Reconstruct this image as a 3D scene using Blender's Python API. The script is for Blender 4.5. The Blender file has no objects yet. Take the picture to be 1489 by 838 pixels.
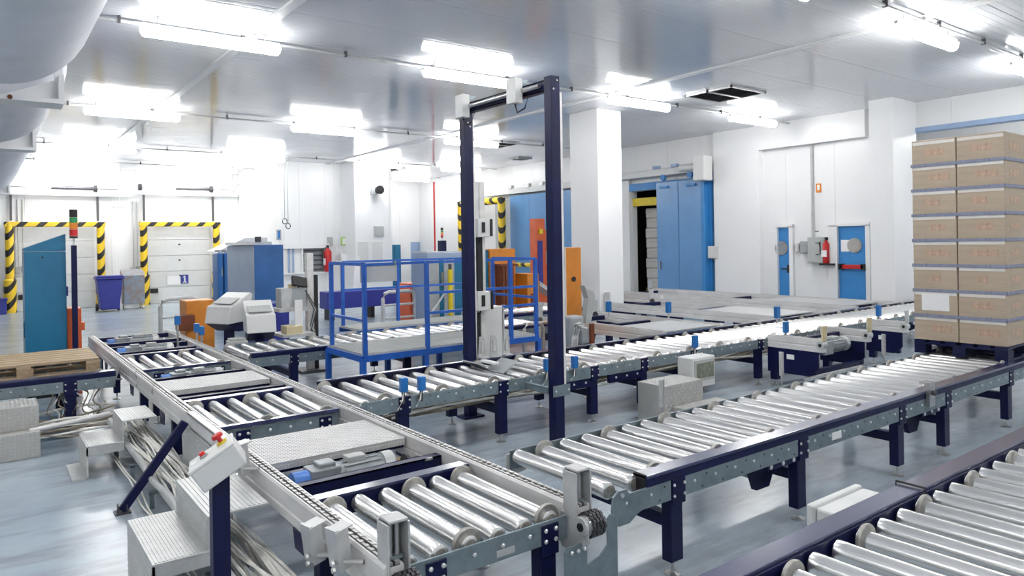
import bpy, math, random
from mathutils import Vector, Matrix
random.seed(7)
R = math.radians
SC = bpy.context.scene
COL = SC.collection

# ------------------------------------------------------------------ camera
W, HH = 1489.0, 838.0
F, YAW, V0, ROLL, HC = 1036.4, R(53.13), 351.6, R(.909), 1.8
FW = Vector((math.cos(YAW), math.sin(YAW), 0)); RT = Vector((math.sin(YAW), -math.cos(YAW), 0)); UP = Vector((0, 0, 1))
cam_d = bpy.data.cameras.new('camera'); cam = bpy.data.objects.new('camera', cam_d); COL.objects.link(cam)
cam_d.sensor_fit = 'HORIZONTAL'; cam_d.sensor_width = 36.0; cam_d.lens = F / W * 36.0
cam_d.shift_y = (V0 - HH / 2) / W; cam_d.clip_start = .05; cam_d.clip_end = 200
cr, sr = math.cos(ROLL), math.sin(ROLL)
rx = RT * cr - UP * sr; ry = UP * cr + RT * sr
m = Matrix((rx, ry, -FW)).transposed().to_4x4(); m.translation = (0, 0, HC); cam.matrix_world = m
SC.camera = cam
# ------------------------------------------------------------------ world and exposure (the room's own tubes light the hall)
wd = bpy.data.worlds.new('world'); SC.world = wd; wd.use_nodes = True
wd.node_tree.nodes['Background'].inputs[0].default_value = (.92, .95, 1, 1); wd.node_tree.nodes['Background'].inputs[1].default_value = .6
vs = SC.view_settings; vs.view_transform = 'Standard'; vs.look = 'None'; vs.gamma = 1; vs.use_curve_mapping = False; vs.exposure = 1.4
LAMP = 19.5
SC.cycles.max_bounces = 8; SC.cycles.diffuse_bounces = 3; SC.cycles.glossy_bounces = 4; SC.cycles.sample_clamp_indirect = 6.0
SC.cycles.use_denoising = True; SC.cycles.caustics_reflective = False; SC.cycles.caustics_refractive = False

FL = -.06          # floor level
CE = 4.4           # ceiling level
XW = 14.7          # right wall
YW = 26.0          # dock wall

# ------------------------------------------------------------------ a pixel of the photograph on a plane of known depth or height
def ray(u, v):
    du, dv = u - 744.5, v - V0
    return FW * F + RT * (cr * du - sr * dv) - UP * (sr * du + cr * dv)
def PZ(u, v, z): r = ray(u, v); return Vector((0, 0, HC)) + r * ((z - HC) / r.z)
def PX(u, v, x): r = ray(u, v); return Vector((0, 0, HC)) + r * (x / r.x)
def PY(u, v, y): r = ray(u, v); return Vector((0, 0, HC)) + r * (y / r.y)

# ------------------------------------------------------------------ materials
M = {}
def nd(nt, t, **kw):
    n = nt.nodes.new(t)
    for k, v in kw.items(): setattr(n, k, v)
    return n
def mat(name, col, rough=.5, metal=0.0, var=0.0, vscale=6.0, stretch=(1, 1, 1), bump=0.0, bscale=60.0, spec=.5, coat=0.0, rvar=0.0, col2=None, emit=0.0):
    m = bpy.data.materials.new(name); m.use_nodes = True; nt = m.node_tree; b = nt.nodes['Principled BSDF']
    b.inputs['Base Color'].default_value = (*col, 1); b.inputs['Roughness'].default_value = rough; b.inputs['Metallic'].default_value = metal
    b.inputs['Specular IOR Level'].default_value = spec; b.inputs['Coat Weight'].default_value = coat; b.inputs['Coat Roughness'].default_value = .16
    if var or bump or rvar or col2:
        tc = nd(nt, 'ShaderNodeTexCoord'); mp = nd(nt, 'ShaderNodeMapping'); mp.inputs['Scale'].default_value = stretch
        nt.links.new(tc.outputs['Object'], mp.inputs['Vector'])
    if var or rvar or col2:
        n = nd(nt, 'ShaderNodeTexNoise'); n.inputs['Scale'].default_value = vscale; n.inputs['Detail'].default_value = 5; n.inputs['Roughness'].default_value = .6
        nt.links.new(mp.outputs[0], n.inputs['Vector'])
        rp = nd(nt, 'ShaderNodeValToRGB'); e = rp.color_ramp.elements
        e[0].position, e[1].position = .32, .68
        c2 = col2 or tuple(c * (1 - var) for c in col)
        e[0].color = (*c2, 1); e[1].color = (*[min(1, c * (1 + var * .4)) for c in col], 1)
        nt.links.new(n.outputs['Fac'], rp.inputs[0]); nt.links.new(rp.outputs[0], b.inputs['Base Color'])
        if rvar:
            mr = nd(nt, 'ShaderNodeMapRange'); mr.inputs['To Min'].default_value = max(.02, rough - rvar); mr.inputs['To Max'].default_value = min(1, rough + rvar)
            mr.inputs['From Min'].default_value = .3; mr.inputs['From Max'].default_value = .7
            nt.links.new(n.outputs['Fac'], mr.inputs['Value']); nt.links.new(mr.outputs[0], b.inputs['Roughness'])
    if bump:
        n2 = nd(nt, 'ShaderNodeTexNoise'); n2.inputs['Scale'].default_value = bscale; n2.inputs['Detail'].default_value = 3
        nt.links.new(mp.outputs[0], n2.inputs['Vector'])
        bp = nd(nt, 'ShaderNodeBump'); bp.inputs['Strength'].default_value = bump; bp.inputs['Distance'].default_value = .01
        nt.links.new(n2.outputs['Fac'], bp.inputs['Height']); nt.links.new(bp.outputs[0], b.inputs['Normal'])
    if emit:
        b.inputs['Emission Color'].default_value = (*col, 1); b.inputs['Emission Strength'].default_value = emit
    M[name] = m
    return m
mat('roller', (.84, .84, .83), .25, .85, var=.10, vscale=5, stretch=(1, .6, 1))
mat('roller_cap', (.42, .41, .38), .5, .6, var=.3, vscale=30)
mat('galv', (.23, .29, .32), .42, .4, var=.2, vscale=14, rvar=.1)
mat('galv_light', (.60, .61, .61), .42, .3, var=.15, vscale=12, rvar=.1)
mat('alu', (.78, .77, .76), .36, .12, var=.16, vscale=7, stretch=(1, .35, 1), rvar=.1)
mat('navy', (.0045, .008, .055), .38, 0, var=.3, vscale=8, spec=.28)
mat('navy_lit', (.03, .038, .12), .25, 0, var=.35, vscale=5, coat=1.0)  # lighter navy for the top flanges, their reflected light put into the colour
mat('blue', (.018, .12, .52), .4, 0, var=.2, vscale=8)
mat('sky_blue', (.14, .33, .62), .30, 0, var=.07, vscale=2, coat=.2)
mat('door_blue', (.045, .26, .62), .4, 0, var=.08, vscale=4)
mat('steel_blue', (.34, .42, .56), .35, .3, var=.12, vscale=2)
mat('teal', (.008, .15, .29), .36, 0, var=.15, vscale=3, coat=.2)
mat('cab_blue', (.03, .15, .42), .36, 0, var=.2, vscale=3, coat=.2)
mat('purple', (.03, .04, .29), .45, 0, var=.12, vscale=4)
mat('pale_blue', (.33, .45, .66), .45, 0, var=.1, vscale=4)
mat('orange', (.70, .25, .03), .45, 0, var=.15, vscale=5)
mat('red_orange', (.70, .13, .04), .45, 0, var=.15, vscale=5)
mat('brown', (.20, .055, .02), .5, 0, var=.3, vscale=8)
mat('red', (.60, .02, .02), .35, 0, var=.1)
mat('sensor_blue', (.015, .16, .48), .35, 0, var=.1, vscale=20)
mat('black', (.012, .012, .014), .5, 0, var=.2)
mat('rubber', (.03, .03, .03), .7, 0, var=.2)
mat('dark_steel', (.10, .10, .11), .45, .6, var=.3, vscale=20)
mat('chain', (.60, .60, .59), .35, .7, var=.3, vscale=40)
mat('steel', (.55, .55, .55), .28, .85, var=.15, vscale=20)
mat('bolt', (.80, .80, .80), .3, .7, var=.1)
mat('white', (.86, .87, .88), .45, 0, var=.03, vscale=3)
mat('white_box', (.74, .75, .74), .4, 0, var=.05, vscale=5)
mat('grey_box', (.46, .48, .47), .45, 0, var=.08, vscale=5)
mat('grey', (.38, .41, .43), .5, .1, var=.12, vscale=8)
mat('motor', (.33, .36, .38), .4, .3, var=.2, vscale=12)
mat('motor_blue', (.06, .20, .60), .35, 0, var=.15, vscale=10)
mat('cable', (.84, .83, .78), .5, 0, var=.2, vscale=10)
mat('cable_dirty', (.30, .26, .20), .6, 0, var=.4, vscale=14)
mat('duct', (.80, .82, .88), .65, 0, var=.06, vscale=2, bump=.15, bscale=3)
mat('wood', (.50, .38, .25), .7, 0, var=.35, vscale=5, stretch=(1, 10, 10), bump=.2, bscale=30)
mat('wood_dark', (.42, .30, .18), .75, 0, var=.4, vscale=7, stretch=(3, 3, 8))
mat('cardboard', (.50, .41, .31), .75, 0, var=.12, vscale=3, stretch=(1, 1, 6))
mat('carton_white', (.82, .80, .76), .6, 0, var=.08, vscale=5)
mat('tape', (.80, .76, .70), .25, 0, var=.05)
mat('print_red', (.58, .41, .30), .7, 0, var=.3, vscale=30)
mat('paper', (.92, .92, .92), .6, 0, var=.04, vscale=20)
mat('band', (.27, .29, .40), .5, 0, var=.3, vscale=12, stretch=(1, 4, 1))
mat('film', (.75, .76, .80), .15, 0, var=.1)
mat('yellow', (.78, .60, .02), .45, 0, var=.1)
mat('green', (.02, .30, .10), .4, 0, var=.1)
mat('green_sign', (.35, .62, .12), .5, 0, var=.1)
mat('amber', (.80, .25, .02), .35, 0, var=.1)
mat('cream', (.70, .60, .38), .5, 0, var=.1)
mat('panel_grey', (.50, .52, .54), .5, 0, var=.05)
mat('rust_steel', (.28, .36, .46), .45, .3, col2=(.30, .22, .16), vscale=7)
mat('lcd', (.24, .26, .20), .25, 0, var=.5, vscale=40)
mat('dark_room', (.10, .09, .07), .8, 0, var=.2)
mat('glass_dark', (.30, .33, .36), .1, 0, var=.15, vscale=8)
mat('lens_grey', (.50, .47, .44), .1, .2, var=.15)

def ribbed(name, col, rough, axis, pitch, strength, spec=.5):
    m = mat(name, col, rough, 0, var=.02, vscale=1.5, spec=spec); nt = m.node_tree; b = nt.nodes['Principled BSDF']
    g = nd(nt, 'ShaderNodeNewGeometry'); w = nd(nt, 'ShaderNodeTexWave', wave_type='BANDS', bands_direction=axis)
    w.inputs['Scale'].default_value = math.pi / 10 / pitch * 1.0
    nt.links.new(g.outputs['Position'], w.inputs['Vector'])
    bp = nd(nt, 'ShaderNodeBump'); bp.inputs['Strength'].default_value = strength; bp.inputs['Distance'].default_value = .004
    nt.links.new(w.outputs['Fac'], bp.inputs['Height']); nt.links.new(bp.outputs[0], b.inputs['Normal'])
    return m
ribbed('wall_x', (.88, .89, .90), .38, 'X', .10, .25)
ribbed('wall_y', (.88, .89, .90), .38, 'Y', .10, .25)
mat('ceiling', (.70, .72, .76), .085, 0, var=.03, vscale=.8, spec=.35)

def make_tread(name, col): mat(name, col, .36, .25, var=.10, vscale=6)
make_tread('tread', (.50, .495, .47))
make_tread('tread_white', (.62, .615, .61))

def make_stripes():            # yellow and black safety stripes round the posts
    m = mat('stripes', (.9, .62, .03), .4); nt = m.node_tree; b = nt.nodes['Principled BSDF']
    g = nd(nt, 'ShaderNodeNewGeometry'); sp = nd(nt, 'ShaderNodeSeparateXYZ'); nt.links.new(g.outputs['Position'], sp.inputs[0])
    a = nd(nt, 'ShaderNodeMath', operation='SUBTRACT'); nt.links.new(sp.outputs['Z'], a.inputs[0]); nt.links.new(sp.outputs['X'], a.inputs[1])
    a2 = nd(nt, 'ShaderNodeMath', operation='SUBTRACT'); nt.links.new(a.outputs[0], a2.inputs[0]); nt.links.new(sp.outputs['Y'], a2.inputs[1])
    s = nd(nt, 'ShaderNodeMath', operation='MULTIPLY'); s.inputs[1].default_value = 2.0; nt.links.new(a2.outputs[0], s.inputs[0])
    fr = nd(nt, 'ShaderNodeMath', operation='FRACT'); nt.links.new(s.outputs[0], fr.inputs[0])
    gt = nd(nt, 'ShaderNodeMath', operation='GREATER_THAN'); gt.inputs[1].default_value = .6; nt.links.new(fr.outputs[0], gt.inputs[0])
    mx = nd(nt, 'ShaderNodeMix', data_type='RGBA'); mx.inputs['A'].default_value = (.86, .58, .03, 1); mx.inputs['B'].default_value = (.015, .014, .012, 1)
    nt.links.new(gt.outputs[0], mx.inputs['Factor']); nt.links.new(mx.outputs['Result'], b.inputs['Base Color'])
make_stripes()

def make_floor():
    m = mat('floor', (.43, .50, .56), .24, 0); nt = m.node_tree; b = nt.nodes['Principled BSDF']
    g = nd(nt, 'ShaderNodeNewGeometry')
    def noise(sc, st, det=6):
        mp = nd(nt, 'ShaderNodeMapping'); mp.inputs['Scale'].default_value = st; nt.links.new(g.outputs['Position'], mp.inputs['Vector'])
        n = nd(nt, 'ShaderNodeTexNoise'); n.inputs['Scale'].default_value = sc; n.inputs['Detail'].default_value = det; n.inputs['Roughness'].default_value = .65
        nt.links.new(mp.outputs[0], n.inputs['Vector']); return n
    big = noise(.9, (1, 1, 1)); streak = noise(3.6, (.3, 1.3, 1), 9); fine = noise(60, (1, 1, 1), 3)
    r1 = nd(nt, 'ShaderNodeValToRGB'); e = r1.color_ramp.elements; e[0].position, e[1].position = .35, .7
    e[0].color = (.33, .40, .47, 1); e[1].color = (.43, .50, .56, 1); nt.links.new(big.outputs['Fac'], r1.inputs[0])
    r2 = nd(nt, 'ShaderNodeValToRGB'); e = r2.color_ramp.elements; e[0].position, e[1].position = .46, .68
    e[0].color = (0, 0, 0, 1); e[1].color = (.6, .6, .6, 1); nt.links.new(streak.outputs['Fac'], r2.inputs[0])
    mx = nd(nt, 'ShaderNodeMix', data_type='RGBA'); nt.links.new(r2.outputs[0], mx.inputs['Factor']); nt.links.new(r1.outputs[0], mx.inputs['A']); mx.inputs['B'].default_value = (.18, .19, .20, 1)
    nt.links.new(mx.outputs['Result'], b.inputs['Base Color'])
    mr = nd(nt, 'ShaderNodeMapRange'); mr.inputs['To Min'].default_value = .17; mr.inputs['To Max'].default_value = .30; nt.links.new(streak.outputs['Fac'], mr.inputs['Value']); nt.links.new(mr.outputs[0], b.inputs['Roughness'])
    bp = nd(nt, 'ShaderNodeBump'); bp.inputs['Strength'].default_value = .06; bp.inputs['Distance'].default_value = .004
    nt.links.new(fine.outputs['Fac'], bp.inputs['Height']); nt.links.new(bp.outputs[0], b.inputs['Normal'])
make_floor()
mat('lamp', (1, .985, .96), .4, 0, emit=LAMP)

# ------------------------------------------------------------------ mesh builder
class MB:
    def __init__(s): s.v = []; s.f = []
    def add(s, vs, fs):
        o = len(s.v); s.v += [Vector(v) for v in vs]; s.f += [[i + o for i in f] for f in fs]; return s
    def box(s, x0, y0, z0, x1, y1, z1):
        x0, x1 = min(x0, x1), max(x0, x1); y0, y1 = min(y0, y1), max(y0, y1); z0, z1 = min(z0, z1), max(z0, z1)
        return s.add([(x0, y0, z0), (x1, y0, z0), (x1, y1, z0), (x0, y1, z0), (x0, y0, z1), (x1, y0, z1), (x1, y1, z1), (x0, y1, z1)],
                     [(0, 3, 2, 1), (4, 5, 6, 7), (0, 1, 5, 4), (1, 2, 6, 5), (2, 3, 7, 6), (3, 0, 4, 7)])
    def obox(s, c, size, rot=(0, 0, 0)):
        from mathutils import Euler
        q = Euler([R(a) for a in rot]).to_matrix(); c = Vector(c); hx, hy, hz = [k / 2 for k in size]
        n = MB().box(-hx, -hy, -hz, hx, hy, hz)
        return s.add([c + q @ v for v in n.v], n.f)
    def frame(s, d):
        d = Vector(d).normalized(); a = Vector((0, 0, 1)) if abs(d.z) < .9 else Vector((1, 0, 0))
        x = d.cross(a).normalized(); return x, d.cross(x).normalized()
    def lathe(s, p0, d, prof, n=16, caps=True):
        p0 = Vector(p0); d = Vector(d).normalized(); x, y = s.frame(d); vs = []; fs = []
        for t, r in prof:
            for k in range(n):
                a = 2 * math.pi * k / n; vs.append(p0 + d * t + (x * math.cos(a) + y * math.sin(a)) * r)
        for i in range(len(prof) - 1):
            for k in range(n):
                k2 = (k + 1) % n; fs.append((i * n + k, (i + 1) * n + k, (i + 1) * n + k2, i * n + k2))
        if caps: fs.append(tuple(range(n))); fs.append(tuple((len(prof) - 1) * n + k for k in range(n))[::-1])
        return s.add(vs, fs)
    def cyl(s, p0, p1, r, n=12):
        d = Vector(p1) - Vector(p0); return s.lathe(p0, d, [(0, r), (d.length, r)], n)
    def bar(s, p0, p1, w, h):           # rectangular bar between two points
        p0, p1 = Vector(p0), Vector(p1); x, y = s.frame(p1 - p0); vs = []
        for p in (p0, p1): vs += [p + x * a * w / 2 + y * b * h / 2 for a, b in ((-1, -1), (1, -1), (1, 1), (-1, 1))]
        return s.add(vs, [(3, 2, 1, 0), (4, 5, 6, 7), (0, 1, 5, 4), (1, 2, 6, 5), (2, 3, 7, 6), (3, 0, 4, 7)])
    def tube(s, pts, r, n=6):
        pts = [Vector(p) for p in pts]; vs = []; fs = []
        for i, p in enumerate(pts):
            d = pts[min(i + 1, len(pts) - 1)] - pts[max(i - 1, 0)]; x, y = s.frame(d)
            vs += [p + (x * math.cos(2 * math.pi * k / n) + y * math.sin(2 * math.pi * k / n)) * r for k in range(n)]
        for i in range(len(pts) - 1):
            for k in range(n): k2 = (k + 1) % n; fs.append((i * n + k, (i + 1) * n + k, (i + 1) * n + k2, i * n + k2))
        fs.append(tuple(range(n))); fs.append(tuple((len(pts) - 1) * n + k for k in range(n))[::-1])
        return s.add(vs, fs)
    def prism(s, poly, axis, a0, a1):   # outline in the other two axes (cyclic order), pushed along axis
        def P(p, a): return {'x': (a, p[0], p[1]), 'y': (p[0], a, p[1]), 'z': (p[0], p[1], a)}[axis]
        n = len(poly); vs = [P(p, a0) for p in poly] + [P(p, a1) for p in poly]
        return s.add(vs, [tuple(range(n))[::-1], tuple(range(n, 2 * n))] + [(i, (i + 1) % n, n + (i + 1) % n, n + i) for i in range(n)])
    def sphere(s, c, r, n=10):
        m_ = 6; return s.lathe(Vector(c) - Vector((0, 0, r)), (0, 0, 1), [(r - r * math.cos(math.pi * i / m_), max(1e-4, r * math.sin(math.pi * i / m_))) for i in range(m_ + 1)], n)
    def mesh(s, name, matn, org=(0, 0, 0), smooth=False):
        import bmesh
        org = Vector(org); me = bpy.data.meshes.new(name); me.from_pydata([v - org for v in s.v], [], s.f)
        bm = bmesh.new(); bm.from_mesh(me); bmesh.ops.recalc_face_normals(bm, faces=bm.faces); bm.to_mesh(me); bm.free()
        if smooth:
            me.shade_smooth(); me.set_sharp_from_angle(angle=R(38))
        me.materials.append(M[matn]); return me
    def build(s, name, matn, parent=None, smooth=False, bevel=0.0, kind=None, label=None):
        org = Vector((0, 0, 0))
        p = parent
        while p is not None: org = org + p.location; p = p.parent
        o = bpy.data.objects.new(name, s.mesh(name, matn, org, smooth)); COL.objects.link(o); o.parent = parent
        if bevel:
            b = o.modifiers.new('bevel', 'BEVEL'); b.width = bevel; b.segments = 2; b.limit_method = 'ANGLE'; b.angle_limit = R(40)
        if kind: o['kind'] = kind
        if label: o['label'] = label
        return o
def tag(o, label=None, cat=None, group=None, kind=None):
    for k, v in (('label', label), ('category', cat), ('group', group), ('kind', kind)):
        if v: o[k] = v
    return o
def thing(name, loc, label, cat, group=None):
    o = bpy.data.objects.new(name, None); COL.objects.link(o); o.location = loc; o.empty_display_size = .1
    return tag(o, label, cat, group)
def struct_empty(name, loc=(0, 0, 0)):
    o = bpy.data.objects.new(name, None); COL.objects.link(o); o.location = loc; o['kind'] = 'structure'; return o
def copy_part(o, parent, loc):
    c = o.copy(); COL.objects.link(c); c.parent = parent; c.location = loc
    for k in ('label',):
        if k in c: del c[k]
    return c
def place(name, mesh, parent, loc=(0, 0, 0), rot=None):
    o = bpy.data.objects.new(name, mesh); COL.objects.link(o); o.parent = parent; o.location = loc
    if rot: o.rotation_euler = rot
    return o
def B(*a): return MB().box(*a)
def studs(parent, o, eu, ev, nu, nv, mt, s=.03, h=.0025):      # raised lozenges of a tread plate, alternating direction
    o, eu, ev = Vector(o), Vector(eu), Vector(ev); n = eu.cross(ev).normalized(); b = MB(); du, dv = eu.length / nu, ev.length / nv; eu, ev = eu.normalized(), ev.normalized()
    for i in range(nu):
        for j in range(nv):
            c = o + eu * du * (i + .5) + ev * dv * (j + .5); sg = 1 if (i + j) % 2 else -1
            a = (eu + ev * sg).normalized() * s * .5; w = (ev - eu * sg).normalized() * s * .17
            b.add([c + a, c + w, c - a, c - w, c + a * .7 + n * h, c + w * .6 + n * h, c - a * .7 + n * h, c - w * .6 + n * h], [(4, 5, 6, 7), (0, 1, 5, 4), (1, 2, 6, 5), (2, 3, 7, 6), (3, 0, 4, 7)])
    return b.build('tread_studs', mt, parent, kind='stuff')
ORD = ['first', 'second', 'third', 'fourth', 'fifth', 'sixth', 'seventh', 'eighth', 'ninth', 'tenth', 'eleventh', 'twelfth']

# ================================================================== THE SETTING
fl = B(-8, -6, FL - .1, 22, YW + 1.2, FL).build('floor', 'floor', kind='structure')
# ceiling of ribbed panels running along X between two cover strips
ceil = struct_empty('ceiling', (0, 0, CE))
def rib_panel(x0, x1, y0, y1):
    n = 12; p = (y1 - y0) / n; vs = []; fs = []; prof = [(0, 0), (.025, .0016), (.05, .0016), (.075, 0), (.20, -.00022), (.38, -.00040), (.54, -.00046), (.70, -.00040), (.87, -.00022)]
    pts = [(y0 + p * (i + a), CE + h) for i in range(n) for a, h in prof] + [(y1, CE)]
    for y, z in pts: vs += [(x0, y, z), (x1, y, z)]
    m_ = len(pts) - 1; fs = [(2 * i, 2 * i + 1, 2 * i + 3, 2 * i + 2) for i in range(m_)]
    k = len(vs); vs += [(x0, y0, CE + .08), (x1, y0, CE + .08), (x1, y1, CE + .08), (x0, y1, CE + .08)]
    fs += [(k, k + 1, k + 2, k + 3), (0, 1, k + 1, k), (2 * m_, 2 * m_ + 1, k + 2, k + 3)]
    return MB().add(vs, fs)
PWID = 1.15
for (x0, x1) in ((-8, 2.70), (2.79, 8.95), (9.04, 22)):
    base = rib_panel(x0, x1, 0, PWID - .006)
    me = base.mesh('panel', 'ceiling', (0, 0, CE))
    y = -6.0
    while y < YW + 1.2:
        place('panel', me, ceil, (0, y, 0)); y += PWID
for i, x in enumerate((2.745, 8.995)):
    B(x - .055, -6, CE - .03, x + .055, YW + 1.2, CE + .05).build('cover_strip', 'white', ceil)

def wall_panels(root, axis, c, thick, a0, a1, z0, z1, openings, matn, width=1.15):
    """upright sandwich panels with narrow joints, cut round the openings (a0, a1, z0, z1)"""
    cuts = {a0, a1}; k = math.ceil(a0 / width) * width
    while k < a1: cuts.add(round(k, 3)); k += width
    for o in openings: cuts.update((max(a0, o[0]), min(a1, o[1])))
    cuts = sorted(cuts)
    for p, q in zip(cuts, cuts[1:]):
        if q - p < .02: continue
        spans = [(z0, z1)]; mid = (p + q) / 2
        for o in openings:
            if o[0] < mid < o[1]:
                spans = [t for s_ in spans for t in ((s_[0], min(s_[1], o[2])), (max(s_[0], o[3]), s_[1])) if t[1] - t[0] > .02]
        for s0, s1 in spans:
            g = .002
            (B(p + g, c, s0, q - g, c + thick, s1) if axis == 'y' else B(c, p + g, s0, c + thick, q - g, s1)).build('panel', matn, root)

# dock wall at the far left
wb = struct_empty('wall_back', (0, YW, 0))
wall_panels(wb, 'y', YW, .15, -8, 15.0, FL, CE, [], 'wall_x')
wr = struct_empty('wall_right', (XW, 0, 0))
# opening into the cold store (sliding door) and the wide pass-through by the loaded pallet
yA = [PX(u, 350, XW).y for u in (1033, 1021, 955, 920, 912, 907)]
zO0 = PX(938, 422, XW).z; zO1 = PX(938, 277, XW).z
OPEN1 = (yA[2] - 1.4, yA[3], FL, zO1)
OPEN2 = (-6, PX(1327, 300, XW).y, FL, PX(1330, 191, XW).z)
wall_panels(wr, 'x', XW, .2, -6, YW, FL, CE, [OPEN1, OPEN2], 'wall_y')
B(XW - .03, OPEN2[0], OPEN2[3] - .03, XW + .22, OPEN2[1], OPEN2[3] + .06).build('edge_strip', 'pale_blue', wr)
wl = struct_empty('wall_left', (-8, 0, 0)); wall_panels(wl, 'x', -8.15, .15, -6, YW, FL, CE, [], 'wall_y', 4.6)
wn = struct_empty('wall_near', (0, -6, 0)); wall_panels(wn, 'y', -6.15, .15, -8, 22, FL, CE, [], 'wall_x', 4.6)
wo = struct_empty('wall_beyond', (19, 0, 0)); wall_panels(wo, 'x', 19, .15, -6, 9, FL, CE, [], 'wall_y'); wall_panels(wo, 'y', 9, .15, XW + .2, 19, FL, CE, [], 'wall_x')
# cold store behind the sliding door
cs = struct_empty('wall_cold_store', (XW, 15, 0))
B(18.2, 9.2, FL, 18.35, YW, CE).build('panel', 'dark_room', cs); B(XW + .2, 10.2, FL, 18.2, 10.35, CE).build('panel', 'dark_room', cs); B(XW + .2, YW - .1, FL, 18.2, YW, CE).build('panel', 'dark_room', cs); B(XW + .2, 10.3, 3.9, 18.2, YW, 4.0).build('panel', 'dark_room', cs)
# beam and shallow recess with the two small blue doors
yR0, yR1 = PX(1265, 300, XW).y, PX(1110, 300, XW).y
zS = PX(1180, 210, XW).z
tr = struct_empty('trim_soffit', (XW, yR0, zS)); B(XW - .16, yR0, zS, XW, yR1, CE).build('panel', 'wall_y', tr)
B(XW - .16, yR1, FL, XW, yA[0] - .25, CE).build('panel', 'wall_y', tr)
# pillar on the right wall
px0 = PZ(1265, 147, CE); 
PB = (13.75, 6.1, 14.7, 6.85)
pl = B(PB[0], PX(1300, 300, PB[0]).y, FL, PB[2], PX(1265, 300, PB[0]).y, CE).build('wall_pillar', 'wall_y', kind='structure')
# free-standing pillar
c0 = PZ(868, 157, CE)
PIL = (c0.x, c0.y, PY(905, 300, c0.y).x, PX(830, 300, c0.x).y)
pil = struct_empty('wall_column', (c0.x, c0.y, FL))
B(PIL[0], PIL[1], FL, PIL[2], PIL[3], CE).build('panel', 'wall_y', pil, bevel=.01)
# built-out rooms at the back
XS = PY(346, 300, YW).x; YS = PX(405, 300, XS).y
wi = struct_empty('wall_inner', (XS, YS, 0))
XE = PY(567, 300, YS).x
wo0, wo1 = PY(414, 362, YS), PY(474, 395, YS)
wall_panels(wi, 'x', XS, .12, YS, YW, FL, CE, [], 'wall_y')
wall_panels(wi, 'y', YS, .12, XS + .12, XE, FL, CE, [(wo0.x, wo1.x, wo1.z, wo0.z)], 'wall_x')
wall_panels(wi, 'x', XE, .12, YS + .12, YW, FL, CE, [], 'wall_y')
c1 = PY(515, 251, 20.7)
cl2 = struct_empty('wall_column.001', (c1.x, c1.y, FL))
B(c1.x, c1.y, FL, PY(565, 300, c1.y).x, PX(488, 300, c1.x).y, CE).build('panel', 'wall_x', cl2)
# office window in the inner wall
wn1 = struct_empty('window_1', (wo0.x, YS, wo1.z))
B(wo0.x - .1, YS - .06, wo0.z, wo1.x + .1, YS + .02, wo0.z + .14).build('window_head', 'white', wn1)
B(wo0.x - .1, YS - .10, wo1.z - .05, wo1.x + .1, YS + .02, wo1.z).build('window_sill', 'white', wn1)
for k in range(3):
    xx = wo0.x + (wo1.x - wo0.x) * (0, .42, 1)[k]; B(xx - .03, YS - .01, wo1.z, xx + .03, YS + .05, wo0.z).build('window_frame', 'white', wn1)
B(wo0.x, YS + .06, wo1.z, wo0.x + (wo1.x - wo0.x) * .42, YS + .07, wo0.z).build('pane', 'paper', wn1)
B(wo0.x + (wo1.x - wo0.x) * .42, YS + .06, wo1.z, wo1.x, YS + .07, wo0.z).build('pane', 'glass_dark', wn1)
for k in range(5):
    z_ = wo1.z + (wo0.z - wo1.z) * (k + .5) / 5; B(wo0.x + (wo1.x - wo0.x) * .45, YS + .02, z_ - .025, wo1.x - .1, YS + .05, z_ + .025).build('blind_slat', 'dark_steel', wn1)
for u in (421, 427):
    p = PY(u, 375, YS); B(p.x - .03, YS + .03, wo1.z, p.x + .03, YS + .05, wo0.z).build('blind_cord', 'pale_blue', wn1)

# ================================================================== CEILING LIGHTS, CONDUITS, VENTS, DUCT
ZL = 4.255
LROWS = [(3.9, [(9.3, 'leftmost in view of the row over the loaded pallet'), (12.8, 'at the right edge of the row over the loaded pallet')]),
         (8.8, [(2.26, 'nearest large one beside the fabric duct'), (5.86, 'left of the tall blue portal frame'), (9.5, 'above the white free-standing pillar'), (12.9, 'just right of the square ceiling grille')]),
         (14.5, [(2.3, 'second row, beside the fabric duct'), (6.0, 'second row, left of the blue portal'), (9.7, 'second row, seen inside the blue portal')]),
         (20.1, [(2.45, 'third row, above the first dock door'), (6.25, 'third row, above the blue lockers'), (9.95, 'third row, above the back room with the window'), (13.0, 'third row, seen inside the blue portal')]),
         (23.9, [(2.35, 'fourth row, before the first dock door'), (6.0, 'fourth row, before the numbered dock door'), (13.2, 'in the far corner before the double doors')]),
         (25.3, [(2.1, 'last row, right above the first dock door'), (5.5, 'last row, right above the numbered dock door')])]
OUT = [(y, [(x, 'out of the picture on the left, %s row, %s one' % (ORD[k], w)) for x, w in ((-1.3, 'nearer'), (-5.0, 'farther'))]) for k, y in enumerate((-1.0, 3.9, 8.8))]
OUT += [(-1.0, [(x, 'unseen, added for its light behind the camera, %s from left' % ORD[k]) for k, x in enumerate((2.3, 5.9, 9.4, 12.8))]), (3.9, [(x, 'overhead in front of the camera, %s one' % w) for x, w in ((2.3, 'left'), (5.9, 'right'))])]  # the row behind the camera is unseen, added for its light
LROWS += OUT
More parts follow.
